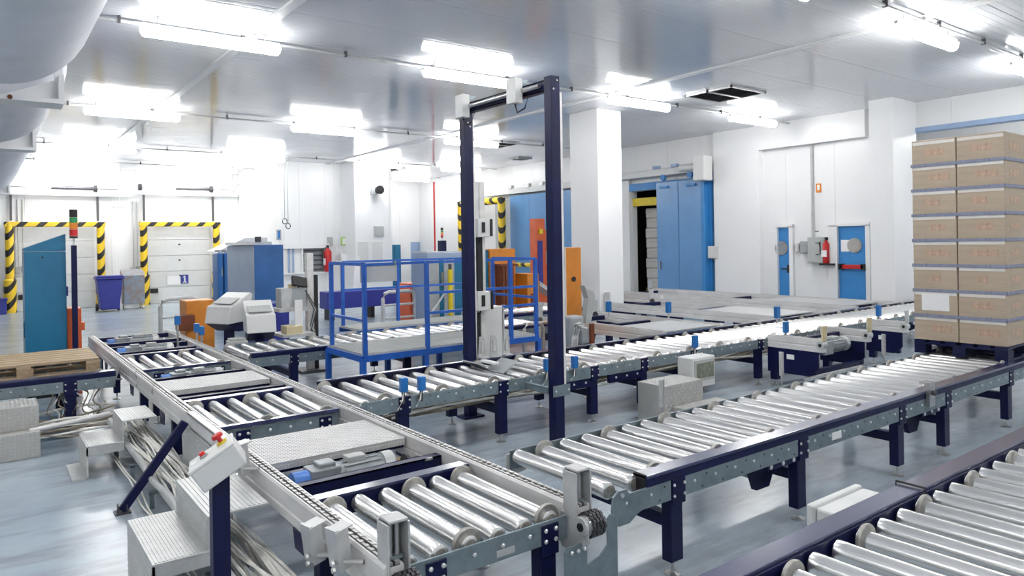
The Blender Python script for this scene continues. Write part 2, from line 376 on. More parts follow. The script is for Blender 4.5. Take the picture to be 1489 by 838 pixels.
def light_meshes():
    d = MB(); L = .78; pts = []; prof = [(-.072, .0), (-.066, -.055), (-.04, -.09), (0, -.102), (.04, -.09), (.066, -.055), (.072, 0)]
    n = len(prof); vs = []; fs = []
    for x, k in ((-L, .6), (-L + .03, 1), (L - .03, 1), (L, .6)):
        vs += [(x, a * k, b * k) for a, b in prof]
    for i in range(3):
        for j in range(n - 1): fs.append((i * n + j, i * n + j + 1, (i + 1) * n + j + 1, (i + 1) * n + j))
        fs.append((i * n + n - 1, i * n, (i + 1) * n, (i + 1) * n + n - 1))
    fs += [tuple(range(n)), tuple(3 * n + j for j in range(n))]
    d.add(vs, fs)
    h = MB().box(-.76, -.05, .001, .76, .05, .045)
    hg = [MB().cyl((x, 0, .045), (x, 0, CE - ZL), .008, 6) for x in (-.6, .6)]
    cp = [MB().box(-.79, -.02, -.01, -.765, .02, .03), MB().box(.765, -.02, -.01, .79, .02, .03)]
    return [d.mesh('diffuser', 'lamp', smooth=True), h.mesh('housing', 'white')] + [x.mesh('hanger', 'steel') for x in hg] + [x.mesh('end_clip', 'steel') for x in cp]
LM = light_meshes()
for Y, xs in LROWS:
    for X, what in xs:
        t = thing('ceiling_light', (X, Y, ZL), 'white ceiling tube lamp, ' + what, 'lamp', 'ceiling tube lamps')
        for nme, me in zip(('diffuser', 'housing', 'hanger', 'hanger', 'end_clip', 'end_clip'), LM): place(nme, me, t)
# rows of tube lamps in the bright room beyond the pass-through
for Y in (0.5, 5.0):
    t = thing('ceiling_light', (17.2, Y, ZL), 'tube lamp in the bright room beyond the pass-through, %s one' % ('nearer' if Y < 3 else 'farther'), 'lamp', 'ceiling tube lamps')
    for nme, me in zip(('diffuser', 'housing', 'hanger', 'hanger', 'end_clip', 'end_clip'), LM): place(nme, me, t)
CN = ['running over the loaded pallet', 'running behind the top of the blue portal', 'running along the second row of lamps', 'running along the third row of lamps', 'running along the fourth row of lamps']
for i, Y in enumerate((3.8, 9.0, 14.7, 20.3, 24.1)):
    x0, x1 = (-7.5, 14.6)
    t = thing('conduit', (0, Y, 4.345), 'thin grey cable conduit under the ceiling, ' + CN[i], 'conduit')
    MB().cyl((x0, Y, 4.345), (x1, Y, 4.345), .017, 8).build('pipe', 'galv_light', t, smooth=True)
    k = x0 + .7
    while k < x1:
        B(k - .014, Y - .024, 4.325, k + .014, Y + .024, CE).build('clip', 'dark_steel', t); k += 1.35
def grille(c, sx, sy, label):
    t = thing('ceiling_grille', (c[0], c[1], CE - .03), label, 'vent')
    x0, x1, y0, y1 = c[0] - sx / 2, c[0] + sx / 2, c[1] - sy / 2, c[1] + sy / 2; z = CE - .004
    f = MB()
    for a in ((x0, y0, x1, y0 + .03), (x0, y1 - .03, x1, y1), (x0, y0, x0 + .03, y1), (x1 - .03, y0, x1, y1), (x0, c[1] - .03, x1, c[1] + .03)):
        f.box(a[0], a[1], z - .035, a[2], a[3], z)
    f.build('frame', 'galv_light', t)
    B(x0 + .02, y0 + .02, z - .006, x1 - .02, y1 - .02, z).build('backing', 'black', t)
    k = y0 + .07
    while k < y1 - .05:
        MB().obox((c[0], k, z - .018), (sx - .06, .035, .004), (35, 0, 0)).build('slat', 'dark_steel', t); k += .055
grille((10.75, 7.9), 1.0, 1.0, 'square dark ceiling grille in front of the right wall')
grille((11.4, 22.5), .95, 1.3, 'dark ceiling grille above the far back room')
grille((11.0, 15.3), .9, .9, 'ceiling grille seen between the blue portal posts')
grille((13.6, 17.6), .5, .5, 'small dark ceiling grille near the far sliding door')
# inflated fabric duct hanging along the left side
dt = thing('fabric_duct', (.1, 2.0, 3.9), 'big white inflated fabric air duct hanging at the upper left', 'duct')
DX, DZ = .14, 3.71
segs = [(1.0, 7.35, .63), (8.0, 11.1, .63), (11.7, 20.4, .63)]
for k, (a, b, r) in enumerate(segs):
    n = 12; L = b - a; e = .75; pr = []
    for i in range(n + 1): q = math.pi / 2 * i / n; pr.append((e * (1 - math.cos(q)), max(.02, r * (.45 + .55 * math.sin(q))) if i else .27))
    pr += [(L - t_, r_) for t_, r_ in pr[::-1]]
    MB().lathe((DX, a, DZ), (0, 1, 0), pr, 40).build('duct_section', 'duct', dt, smooth=True)
for k, y in enumerate((7.68, 11.4, 20.7)):
    MB().cyl((DX, y - .5, DZ), (DX, y + .5, DZ), .27, 24).build('duct_collar', 'white', dt, smooth=True)
    f = MB().box(DX - .6, y - .16, 3.10, DX + .50, y + .16, 3.14).box(DX + .46, y - .16, 3.14, DX + .50, y + .16, 3.36).prism([(DX + .0, 3.14), (DX + .46, 3.14), (DX + .46, 3.34)], 'y', y - .02, y + .02)
    f.box(DX + .44, y - .03, 3.3, DX + .50, y + .03, CE)
    f.build('hanger_bracket', 'white', dt)
MB().lathe((DX + .1, 7.68 - .18, 3.12), (0, 1, 0), [(0, .02), (.02, .02)], 8).build('rusty_bolt', 'brown', dt)

# ================================================================== DOCK DOORS ON THE BACK WALL
def dock_door(n, u0, u1, vt, with_number):
    a, b = PY(u0, 400, YW - .1).x, PY(u1, 400, YW - .1).x; zt = PY((u0 + u1) / 2, vt, YW - .1).z
    d = struct_empty('door_%d' % n, (a, YW, FL))
    nz = 5; h = (zt - FL) / nz
    for k in range(nz): B(a + .15, YW - .05, FL + k * h + .006, b - .15, YW, FL + (k + 1) * h - .006).build('door_panel', 'white_box', d, bevel=.006)
    for k in range(3): B((a + b) / 2 - .03, YW - .06, FL + (k + 1.65) * h, (a + b) / 2 + .03, YW - .05, FL + (k + 1.65) * h + .05).build('latch', 'black', d)
    B(a + .2, YW - .07, FL + .35, a + .45, YW - .05, FL + .5).build('vent_plate', 'black', d)
    # rails, shaft and springs above the door
    zr = PY((u0 + u1) / 2, 285, YW).z
    for x in (a + .05, b - .05): B(x - .03, YW - .16, zt + .1, x + .03, YW - .10, zr).build('guide_rail', 'dark_steel', d)
    B(a - .1, YW - .3, zr, b + .75, YW - .12, zr + .10).build('header', 'white', d)
    MB().cyl((a - .15, YW - .22, zr + .24), (b + .5, YW - .22, zr + .24), .02, 8).build('shaft', 'steel', d, smooth=True)
    MB().cyl(((a * .55 + b * .45), YW - .22, zr + .24), (b - .12, YW - .22, zr + .24), .06, 12).build('spring', 'dark_steel', d, smooth=True)
    for x in (a - .05, b - .1): MB().cyl((x - .07, YW - .22, zr + .24), (x + .03, YW - .22, zr + .24), .11, 14).build('cable_drum', 'dark_steel', d, smooth=True)
    for x in (a + .5, b + .6):
        MB().bar((x, YW - .2, zr + .1), (x, YW - .2, CE), .03, .03).bar((x, YW - .2, zr + .15), (x + .45, YW - .2, CE - .05), .03, .03).bar((x, YW - .2, CE - .1), (x + .45, YW - .2, CE - .1), .03, .03).build('bracket', 'galv_light', d)
    if with_number:
        s = thing('dock_sign', ((a + b) / 2, YW - .06, PY(265, 406, YW).z), 'notice and blue plate with white number one on the dock door', 'sign')
        p0, p1 = PY(243, 402, YW - .07), PY(262, 414, YW - .07); B(p0.x, YW - .075, p1.z, p1.x, YW - .06, p0.z).build('notice_sheet', 'paper', s)
        p0, p1 = PY(263, 400, YW - .07), PY(274, 412, YW - .07); B(p0.x, YW - .075, p1.z, p1.x, YW - .06, p0.z).build('number_plate', 'purple', s)
        cx, w_, h_ = (p0.x + p1.x) / 2, p1.x - p0.x, p0.z - p1.z
        MB().box(cx - .02, YW - .08, p1.z + .1 * h_, cx + .025, YW - .075, p0.z - .1 * h_).box(cx - .06, YW - .08, p1.z + .08 * h_, cx + .065, YW - .075, p1.z + .2 * h_).prism([(cx - .07, p0.z - .3 * h_), (cx - .02, p0.z - .27 * h_), (cx + .02, p0.z - .1 * h_), (cx - .01, p0.z - .1 * h_)], 'y', YW - .08, YW - .075).build('numeral', 'white', s)
    return a, b, zt
def striped_frame(a, b, zt, y, label, r=.13, base=True):
    t = thing('dock_bumper_frame', (a, y, FL), label, 'guard frame', 'striped door frames')
    for x in (a, b):
        MB().cyl((x, y, FL), (x, y, zt), r * .85, 16).build('post', 'stripes', t, smooth=True)
        MB().lathe((x, y, FL), (0, 0, 1), [(0, r * 1.25), (.95, r * 1.25), (1.0, r * .9)], 16).build('post_sleeve', 'stripes', t, smooth=True)
    B(a - r, y - r * .7, zt - .09, b + r, y + r * .7, zt + .06).build('header', 'stripes', t, bevel=.02)
a, b, zt = dock_door(1, 14, 146, 326, False); striped_frame(a, b, zt, YW - .32, 'yellow and black striped frame round the dock door behind the teal cabinet')
a2, b2, zt2 = dock_door(2, 208, 313, 326, True); striped_frame(a2, b2, zt2, YW - .32, 'yellow and black striped frame round the dock door numbered one')
# wheelie bin and steel container between the dock doors
p = PZ(166, 452, FL); wbn = thing('wheeled_bin', p, 'blue plastic wheeled bin between the two dock doors', 'bin')
def bin_(t, x, y, z):
    MB().prism([(x - .24, z + .06), (x + .24, z + .06), (x + .33, z + .95), (x - .33, z + .95)], 'y', y - .28, y + .28).build('body', 'purple', t, bevel=.02)
    MB().box(x - .37, y - .36, z + .95, x + .37, y + .30, z + 1.0).box(x - .35, y - .34, z + 1.0, x + .35, y + .28, z + 1.05).build('lid', 'purple', t, bevel=.02)
    for s in (-1, 1): MB().cyl((x + s * .25, y + .27, z + .1), (x + s * .31, y + .27, z + .1), .1, 14).build('wheel', 'rubber', t)
    MB().cyl((x - .3, y + .37, z + .98), (x + .3, y + .37, z + .98), .02, 8).build('handle', 'purple', t)
bin_(wbn, p.x - .13, p.y, FL)
p = PZ(193, 449, FL); st = thing('steel_container', p, 'rusty grey blue steel container on castors beside the blue bin', 'container')
B(p.x - .27, p.y - .25, FL + .16, p.x + .30, p.y + .25, FL + 1.02).build('body', 'rust_steel', st, bevel=.01)
MB().prism([(p.y - .27, FL + 1.02), (p.y + .27, FL + 1.02), (p.y + .27, FL + 1.2)], 'x', p.x - .29, p.x + .32).build('sloped_lid', 'rust_steel', st)
for sx in (-.22, .24):
    for sy in (-.2, .2): MB().cyl((p.x + sx - .015, p.y + sy, FL + .06), (p.x + sx + .015, p.y + sy, FL + .06), .06, 12).cyl((p.x + sx, p.y + sy, FL + .1), (p.x + sx, p.y + sy, FL + .16), .02, 8).build('castor', 'steel', st)
# pull cords and wall sockets of the dock wall
for u, w_ in ((30, 'left of the first dock door'), (197, 'between the dock doors')):
    q = PY(u, 390, YW - .05); t = thing('wall_conduit', (q.x, YW - .05, 1), 'pair of thin grey pipes ending in a socket, ' + w_, 'conduit')
    for s in (-.05, .07): MB().cyl((q.x + s, YW - .04, q.z), (q.x + s, YW - .04, 3.3), .018, 8).build('pipe', 'galv_light', t)
    B(q.x - .14, YW - .10, q.z - .16, q.x - .02, YW, q.z + .04).build('socket', 'grey_box', t, bevel=.01); B(q.x + .02, YW - .10, q.z - .12, q.x + .14, YW, q.z + .06).build('switch_box', 'grey_box', t, bevel=.01)
q = PY(174, 300, YW - 1.5); t = thing('emergency_light', (q.x, YW - 1.5, q.z), 'small white emergency luminaire hanging between the dock doors', 'lamp')
MB().cyl((q.x, YW - 1.5, q.z), (q.x, YW - 1.5, CE), .012, 6).build('rod', 'white', t); B(q.x - .17, YW - 1.55, q.z - .05, q.x + .17, YW - 1.45, q.z).build('body', 'white_box', t, bevel=.01)

# ================================================================== RIGHT WALL: SLIDING DOORS, SMALL DOORS, BOXES
def bX(u0, v0, u1, v1, X):          # y0, y1, z0, z1 of a rectangle on the plane x = X
    um, vm = (u0 + u1) / 2, (v0 + v1) / 2
    return PX(u1, vm, X).y, PX(u0, vm, X).y, PX(um, v1, X).z, PX(um, v0, X).z
def bY(u0, v0, u1, v1, Y):
    um, vm = (u0 + u1) / 2, (v0 + v1) / 2
    return PY(u0, vm, Y).x, PY(u1, vm, Y).x, PY(um, v1, Y).z, PY(um, v0, Y).z
XD = XW - .24
sd = thing('sliding_door', (XD, yA[1], FL), 'big light blue sliding cold store door half open at the white pillar', 'door')
y0, y1, z0, z1 = bX(955, 262, 1021, 424, XD)
ym = (y0 + y1) / 2
B(XD, ym + .004, FL + .05, XD + .12, y1, z1).build('door_leaf', 'sky_blue', sd, bevel=.02); B(XD, y0, FL + .05, XD + .12, ym - .004, z1).build('door_leaf', 'sky_blue', sd, bevel=.02)
B(XD - .02, y0 - .1, FL + .05, XD + .14, y0, z1 - .1).build('edge_seal', 'door_blue', sd)
B(XD - .05, y1 - .14, 1.0, XD, y1 - .1, 1.22).build('handle', 'steel', sd, bevel=.01)
zr = PX(960, 256, XD).z
B(XD - .08, y0 - .2, zr, XD + .2, yA[5] + .1, zr + .18).build('track', 'white_box', sd, bevel=.02)
for u in (957, 984): 
    q = PX(u, 252, XD).y; B(XD - .12, q - .09, zr + .18, XD, q + .09, zr + .26).build('track_bracket', 'pale_blue', sd)
for q in (y1 - .3, y0 + .3): MB().box(XD - .06, q - .15, z1 - .18, XD, q + .15, z1 - .12).cyl((XD - .09, q, z1 + .1), (XD - .02, q, z1 + .1), .08, 12).build('hanger_roller', 'door_blue', sd)
B(XD - .35, y0 - .35, zr - .25, XD, y0 - .02, zr + .35).build('drive_box', 'white_box', sd, bevel=.02)
MB().cyl((XD - .18, y0 + .0, zr + .12), (XD - .18, y0 + .5, zr + .12), .09, 14).build('drive_motor', 'white_box', sd, smooth=True)
df = thing('door_frame', (XW, yA[5], FL), 'blue and white frame of the half open cold store opening', 'door frame')
for ya, yb, mt in ((yA[5] - .02, yA[5] + .14, 'door_blue'), (yA[3] + .02, yA[4] + .1, 'white'), (yA[0] - .12, yA[0] + .06, 'door_blue')):
    B(XW - .1, ya, FL, XW - .005, yb, zr).build('jamb', mt, df)
B(XW - .09, OPEN1[0], OPEN1[3], XW - .005, yA[3] + .3, OPEN1[3] + .2).build('lintel', 'door_blue', df)
B(XW + .02, OPEN1[0], OPEN1[3] - .42, XW + .1, OPEN1[1], OPEN1[3] - .2).build('height_bar', 'yellow', df)
# goods seen through the half open door
y0c, y1c = yA[3] - .12, yA[2] - .9
gz = PX(940, 418, XW + .5).z; nb = 8; zt_ = PX(940, 303, XW + .5).z; hb = (zt_ - gz) / nb
pt = thing('pallet', (XW + .9, y1c, gz - .14), 'wooden pallet under the white cartons in the cold store doorway', 'pallet')
for k in range(3): B(XW + .4, y1c + k * (y0c - y1c - .1) / 2, gz - .14, XW + 1.4, y1c + .1 + k * (y0c - y1c - .1) / 2, gz - .03).build('bearer', 'wood_dark', pt)
for k in range(5): B(XW + .4 + k * .225, y1c, gz - .03, XW + .5 + k * .225, y0c, gz - .003).build('board', 'wood', pt)
for k in range(nb):
    z = gz + k * hb; c = thing('carton', (XW + .9, (y0c + y1c) / 2, z), 'pale carton in the cold store doorway, %s from the bottom of its stack' % ORD[k], 'carton', 'cartons in the cold store doorway')
    j = .02 * ((k * 7) % 3 - 1)
    B(XW + .42, y1c + j, z, XW + 1.38, y0c + j, z + hb - .012).build('box', 'carton_white', c, bevel=.012)
    B(XW + .415, y1c + j, z + hb * .55, XW + .42, y0c + j, z + hb * .68).build('tape', 'tape', c)
# conveyor stub carrying it into the wall
# second sliding door further back
XD2 = XW - .2
y0, y1, z0, z1 = bX(742, 282, 803, 405, XD2)
sd2 = thing('sliding_door', (XD2, y0, FL), 'far light blue sliding door behind the striped posts and orange mast', 'door')
for k in range(4): B(XD2, y0 - 2.0 + k * (y1 - y0 + 2.0) / 4 + .004, FL + .05, XD2 + .1, y0 - 2.0 + (k + 1) * (y1 - y0 + 2.0) / 4 - .004, z1).build('door_leaf', 'sky_blue', sd2, bevel=.01)
B(XD2 - .08, y0 - 2.2, z1 + .06, XD2 + .15, y1 + 1.4, z1 + .24).build('track', 'white_box', sd2)
for u in (745, 770, 790): q = PX(u, 272, XD2).y; B(XD2 - .12, q - .1, z1 + .22, XD2, q + .1, z1 + .34).build('track_bracket', 'galv_light', sd2)
B(XW - .03, y1 + .05, FL, XW - .004, y1 + 1.1, z1 - .1).build('open_gap', 'panel_grey', sd2)
# striped frame before it
ya, yb = PX(730, 340, XW - .6).y, PX(671, 340, XW - .6).y
zt3 = PX(730, 288, XW - .6).z
sf = thing('striped_barrier', (XW - .6, ya, FL), 'yellow and black striped posts with bar before the far sliding door', 'guard frame')
for y in (ya, yb): MB().cyl((XW - .6, y, FL), (XW - .6, y, zt3), .13, 14).build('post', 'stripes', sf, smooth=True)
MB().cyl((XW - .6, ya, zt3 - .08), (XW - .6, yb, zt3 - .08), .12, 14).build('header', 'stripes', sf, smooth=True)
MB().cyl((XW - .62, ya - .6, PX(750, 385, XW - .6).z), (XW - .62, ya - 2.2, PX(750, 385, XW - .6).z), .07, 12).build('floor_bar', 'stripes', sf, smooth=True)
# two small blue doors
def small_door(n, u0, v0, u1, v1, win, bar, handle, rim_l):
    X = XW - .02; y0, y1, z0, z1 = bX(u0, v0, u1, v1, X)
    d = struct_empty('door_%d' % n, (XW, y0, FL))
    B(X, y0, FL + .02, XW - .003, y1, z1).build('door_leaf', 'door_blue', d, bevel=.004)
    for q0, q1 in ((y0 - .09, y0), (y1, y1 + rim_l)): B(XW - .09, q0, FL, XW - .003, q1, z1 + .02).build('jamb', 'white', d)
    B(XW - .09, y0 - .09, z1 + .005, XW - .003, y1 + rim_l, z1 + .07).build('lintel', 'white', d)
    c = PX(*win[:2], X); MB().cyl((X - .02, c.y, c.z), (X, c.y, c.z), win[2], 24).build('porthole_ring', 'steel', d, smooth=True); MB().cyl((X - .025, c.y, c.z), (X - .018, c.y, c.z), win[2] * .85, 24).build('porthole_pane', 'lens_grey' if bar else 'glass_dark', d)
    if bar:
        zb = PX(1241, 388, X).z; B(X - .1, y0 + .03, zb - .045, X - .05, y1 - .05, zb + .045).build('panic_bar', 'red', d, bevel=.015)
        for q in (y0 + .05, y1 - .08): B(X - .1, q - .04, zb - .06, X, q + .04, zb + .06).build('bar_bracket', 'black', d)
        g = bX(1223, 349, 1235, 366, X); B(X - .006, g[0], g[2], X, g[1], g[3]).build('notice_sheet', 'paper', d)
    if handle: zb = PX(1150, 391, X).z; MB().box(X - .03, y0 + .03, zb - .09, X, y0 + .08, zb + .09).box(X - .07, y0 + .04, zb - .015, X - .04, y0 + .2, zb + .015).build('handle', 'black', d)
small_door(3, 1133, 331, 1150, 431, (1136.5, 361, .16), False, True, .02)
small_door(4, 1220, 329, 1261, 434, (1243, 357, .155), True, False, .2)
# electric cabinet with conduit, extinguisher, exit mark
XC = XW - .16
def wall_box(name, u0, v0, u1, v1, X, d, mt, label, cat, bev=.01):
    y0, y1, z0, z1 = bX(u0, v0, u1, v1, X); t = thing(name, (X, (y0 + y1) / 2, z0), label, cat)
    B(X, y0, z0, X + d, y1, z1).build('body', mt, t, bevel=bev)
    B(X - .012, y0 + .02, z0 + .02, X - .001, y1 - .02, z1 - .02).build('door', mt, t, bevel=.004)
    return t, y0, y1, z0, z1
t, y0, y1, z0, z1 = wall_box('electric_cabinet', 1174, 345, 1198, 383, XW - .17, .16, 'grey_box', 'grey electric cabinet between the two small blue doors', 'cabinet')
for k in range(3): B(XW - .195, y0 + .1, z0 + .25 * k + .18, XW - .182, y1 - .2, z0 + .25 * k + .20).build('label_strip', 'dark_steel', t)
MB().cyl((XW - .06, y1 - .06, z1), (XW - .06, y1 - .06, zS), .022, 8).build('conduit', 'galv_light', t)
t, y0, y1, z0, z1 = wall_box('switch_box', 1163, 351, 1175, 369, XW - .12, .11, 'grey', 'small grey switch box left of the electric cabinet', 'switch box')
t, y0, y1, z0, z1 = wall_box('socket_box', 1156, 353, 1161, 367, XW - .06, .05, 'white_box', 'small white socket box beside the narrow blue door', 'socket')
def extinguisher(p, label, s=1.0, dirx=True):
    t = thing('fire_extinguisher', p, label, 'fire extinguisher')
    MB().lathe(p, (0, 0, 1), [(0, .07 * s), (.02, .08 * s), (.42 * s, .08 * s), (.47 * s, .04 * s), (.5 * s, .025 * s)], 14).build('cylinder', 'red', t, smooth=True)
    MB().box(p[0] - .02, p[1] - .05, p[2] + .5 * s, p[0] + .02, p[1] + .05, p[2] + .56 * s).build('valve', 'black', t)
    MB().tube([(p[0] - .03, p[1] + .04, p[2] + .52 * s), (p[0] - .1 * s, p[1] + .08, p[2] + .45 * s), (p[0] - .1 * s, p[1] + .07, p[2] + .2 * s)], .012, 6).build('hose', 'black', t)
    B(p[0] - .085 * s, p[1] - .06, p[2] + .14 * s, p[0] - .06 * s, p[1] + .06, p[2] + .28 * s).build('instruction_label', 'paper', t)
q = PX(1201, 383, XW - .1); extinguisher((XW - .1, q.y, q.z), 'red fire extinguisher right of the electric cabinet on the right wall')
B(XW - .2, q.y - .2, q.z - .04, XW - .02, q.y + .10, q.z - .002).build('extinguisher_shelf', 'black', bpy.data.objects['fire_extinguisher'])
y0, y1, z0, z1 = bX(1187, 267, 1194, 280, XW - .01); t = thing('exit_sign', (XW - .01, y0, z0), 'small orange framed pictogram high above the electric cabinet', 'sign')
B(XW - .02, y0, z0, XW - .004, y1, z1).build('frame', 'amber', t); B(XW - .024, y0 + .03, z0 + .05, XW - .02, y1 - .03, z1 - .03).build('face', 'paper', t)
t, y0, y1, z0, z1 = wall_box('control_box', 1029, 358, 1043, 376, XW - .2, .19, 'white_box', 'white control box with cables right of the big sliding door', 'control box')
MB().cyl((XW - .05, y0 + .03, z1), (XW - .05, y0 + .03, CE), .025, 8).build('conduit', 'galv_light', t); MB().cyl((XW - .05, y0 - .1, z0 + .1), (XW - .05, y0 - .1, CE), .018, 8).build('conduit', 'galv_light', t)
MB().tube([(XW - .1, y1 - .1, z0), (XW - .1, y1 - .2, z0 - .15), (XW - .1, y0, z0 - .2), (XW - .06, y0 - .1, z0 + .1)], .015, 6).build('cable', 'grey', t)
# things on the inner wall and columns
def wall_sign(name, u0, v0, u1, v1, Y, mt, label, cat, d=.02, face=None):
    x0, x1, z0, z1 = bY(u0, v0, u1, v1, Y); t = thing(name, ((x0 + x1) / 2, Y, z0), label, cat)
    B(x0, Y, z0, x1, Y + d, z1).build('board', mt, t)
    if face: B(x0 + .04, Y - .006, z0 + .04, x1 - .04, Y, z1 - .04).build('face', face, t)
    return t
yc = c1.y
wall_sign('notice_board', 544, 329, 558, 344, yc - .03, 'panel_grey', 'grey notice board on the white back column', 'notice board', .025, 'grey_box')
wall_sign('wall_chart', 518, 350, 537, 380, yc - .02, 'paper', 'white drawing sheet on the column, left of a pair', 'poster', .015, 'white_box')
wall_sign('wall_chart', 539, 350, 558, 380, yc - .02, 'paper', 'white drawing sheet on the column, right of a pair', 'poster', .015, 'white_box')
t = wall_sign('evacuation_plan', 496, 345, 506, 357, PX(501, 350, c1.x - .03).y, 'green_sign', 'small green framed plan on the side of the back column', 'sign', .02, 'paper')
wall_sign('wall_clock_panel', 495, 367, 511, 382, PX(501, 350, c1.x - .05).y, 'white_box', 'white square panel with dark dials below the green plan', 'panel', .03, 'paper')
q = PY(548, 276, yc - .2); t = thing('speaker', (q.x, yc - .2, q.z), 'black and grey wall loudspeaker high on the back column', 'speaker')
B(q.x - .14, yc - .15, q.z - .15, q.x - .02, yc - .005, q.z + .15).build('bracket', 'grey', t); MB().lathe((q.x + .08, yc - .02, q.z), (0, -1, 0), [(0, .05), (.1, .12), (.26, .14)], 14).build('horn', 'black', t, smooth=True); MB().cyl((q.x, yc - .03, q.z + .15), (q.x, yc - .03, CE), .012, 6).build('cable', 'white', t)
q = PY(477, 395, YS - .12); extinguisher((q.x, YS - .12, q.z), 'red fire extinguisher on the back wall beside the office window', 1.5)
wall_sign('switch_box', 477, 345, 484, 358, YS - .05, 'grey_box', 'grey switch panel above the extinguisher on the back wall', 'switch box', .045)
wall_sign('wall_sign', 402, 334, 409, 349, YS - .03, 'grey', 'small grey and blue plate on the corner of the inner room', 'sign', .02, 'sensor_blue')
t = thing('pull_cord', PY(416, 300, YS - 1).to_tuple(), 'two thin pull cords with rings hanging before the inner room', 'cord')
for u, v in ((414, 318), (419, 325)):
    q = PY(u, v, YS - 1); MB().cyl(q, (q.x, q.y, CE), .01, 6).build('cord', 'grey', t); MB().tube([q + Vector((.07 * math.sin(i * math.pi / 5), 0, -.08 + .08 * math.cos(i * math.pi / 5))) for i in range(11)], .014, 6).build('ring', 'dark_steel', t)
# double blue doors and panel in the alcove
YD = YW - .04
x0, x1, z0, z1 = bY(598, 352, 619, 396, YD); d = struct_empty('door_5', (x0, YW, FL))
for k in range(2):
    xa = x0 + k * (x1 - x0) / 2; B(xa + .005, YD, FL, xa + (x1 - x0) / 2 - .005, YW - .003, z1).build('door_leaf', 'pale_blue', d)
    MB().cyl((xa + (x1 - x0) * .25, YD - .02, z1 - .75), (xa + (x1 - x0) * .25, YD, z1 - .75), .18, 16).build('porthole', 'door_blue', d)
x0, x1, z0, z1 = bY(564, 356, 583, 396, YW - .3); t = thing('blue_locker', (x0, YW - .3, FL), 'dark blue panel standing in the alcove left of the double doors', 'locker')
B(x0, YW - .3, FL, x1, YW - .02, z1).build('body', 'teal', t, bevel=.01)
B((x0 + x1) / 2 - .004, YW - .305, FL + .1, (x0 + x1) / 2 + .004, YW - .30, z1 - .05).build('door_gap', 'black', t); B((x0 + x1) / 2 + .05, YW - .32, z1 - .9, (x0 + x1) / 2 + .08, YW - .3, z1 - .7).build('handle', 'steel', t)
# red riser with valve
q = PY(633, 395, 23.0); t = thing('riser_pipe', (q.x, 23.0, FL), 'thin red vertical riser pipe with hose box in the far corner', 'pipe')
MB().cyl((q.x, 23.0, FL), (q.x, 23.0, PY(633, 265, 23.0).z), .035, 8).build('pipe', 'red', t); MB().obox((q.x, 23.0, q.z + .2), (.6, .25, .12)).build('hose_box', 'red', t)

# ================================================================== ROLLER CONVEYORS
RR = .045
_rm = {}
def roller_mesh(L):
    k = round(L, 3)
    if k not in _rm:
        b = MB().lathe((0, 0, 0), (0, 1, 0), [(0, .012), (.0, RR * .8), (.006, RR), (.05, RR), (.052, RR * .985), (L * .5, RR * .985), (L - .052, RR * .985), (L - .05, RR), (L - .006, RR), (L, RR * .8), (L, .012)], 18)
        _rm[k] = b.mesh('roller', 'roller', smooth=True)
    return _rm[k]
FLM = MB().lathe((0, 0, 0), (0, 1, 0), [(0, RR * .9), (.0, RR * 1.55), (.012, RR * 1.65), (.02, RR * 1.6), (.03, RR * 1.02)], 20).mesh('flange', 'roller_cap', smooth=True)
FLM2 = MB().lathe((0, 0, 0), (0, -1, 0), [(0, RR * .9), (.0, RR * 1.55), (.012, RR * 1.65), (.02, RR * 1.6), (.03, RR * 1.02)], 20).mesh('flange', 'roller_cap', smooth=True)
HUB = MB().lathe((0, 0, 0), (0, 1, 0), [(0, .012), (0, RR * .72), (.004, RR * .78), (.006, RR * .78)], 14).mesh('hub', 'roller_cap', smooth=True)
def rollers(t, xs, y0, y1, zc, fl_back=(), fl_front=(), hubs=True):
    o = t.location; me = roller_mesh(y1 - y0)
    for i, x in enumerate(xs):
        r = place('roller', me, t, (x - o.x, y0 - o.y, zc - o.z))
        r.rotation_euler = (0, i * 1.7, 0)
        if i in fl_back: place('flange', FLM2, r, (0, y1 - y0 - .02, 0))
        if i in fl_front: place('flange', FLM, r, (0, .02, 0))
        if hubs: place('hub', HUB, r, (0, -.004, 0))
BOLT = MB().lathe((0, 0, 0), (0, -1, 0), [(0, .011), (.007, .011), (.010, .007)], 6).mesh('bolt', 'bolt')
BOLTX = MB().lathe((0, 0, 0), (-1, 0, 0), [(0, .011), (.007, .011), (.010, .007)], 6).mesh('bolt', 'bolt')
def bolts_y(t, pts, r=.009, name='bolts', mt='bolt'):      # bolt heads on a face looking to -y, too small to pick apart
    b = MB()
    for x, y, z in pts: b.lathe((x, y, z), (0, -1, 0), [(0, r), (.006, r), (.009, r * .6)], 6)
    return b.build(name, mt, t, kind='stuff')
def holes_y(t, pts):
    b = MB()
    for x, y, z in pts: b.lathe((x, y, z), (0, -1, 0), [(0, .006), (.0015, .006)], 6)
    return b.build('bolt_holes', 'black', t, kind='stuff')
def leg(t, x, y, ztop, w=.10, d=.07, foot=True, zb=.02):
    l = B(x - w / 2, y, zb, x + w / 2, y + d, ztop).build('leg', 'navy', t, bevel=.006)
    if foot:
        MB().cyl((x, y + d / 2, FL + .012), (x, y + d / 2, zb + .01), .009, 8).lathe((x, y + d / 2, FL), (0, 0, 1), [(0, .045), (.006, .045), (.016, .015)], 14).build('levelling_foot', 'steel', l)
    return l
def arange(a, b, s):
    out = []
    while a < b - 1e-6: out.append(a); a += s
    return out

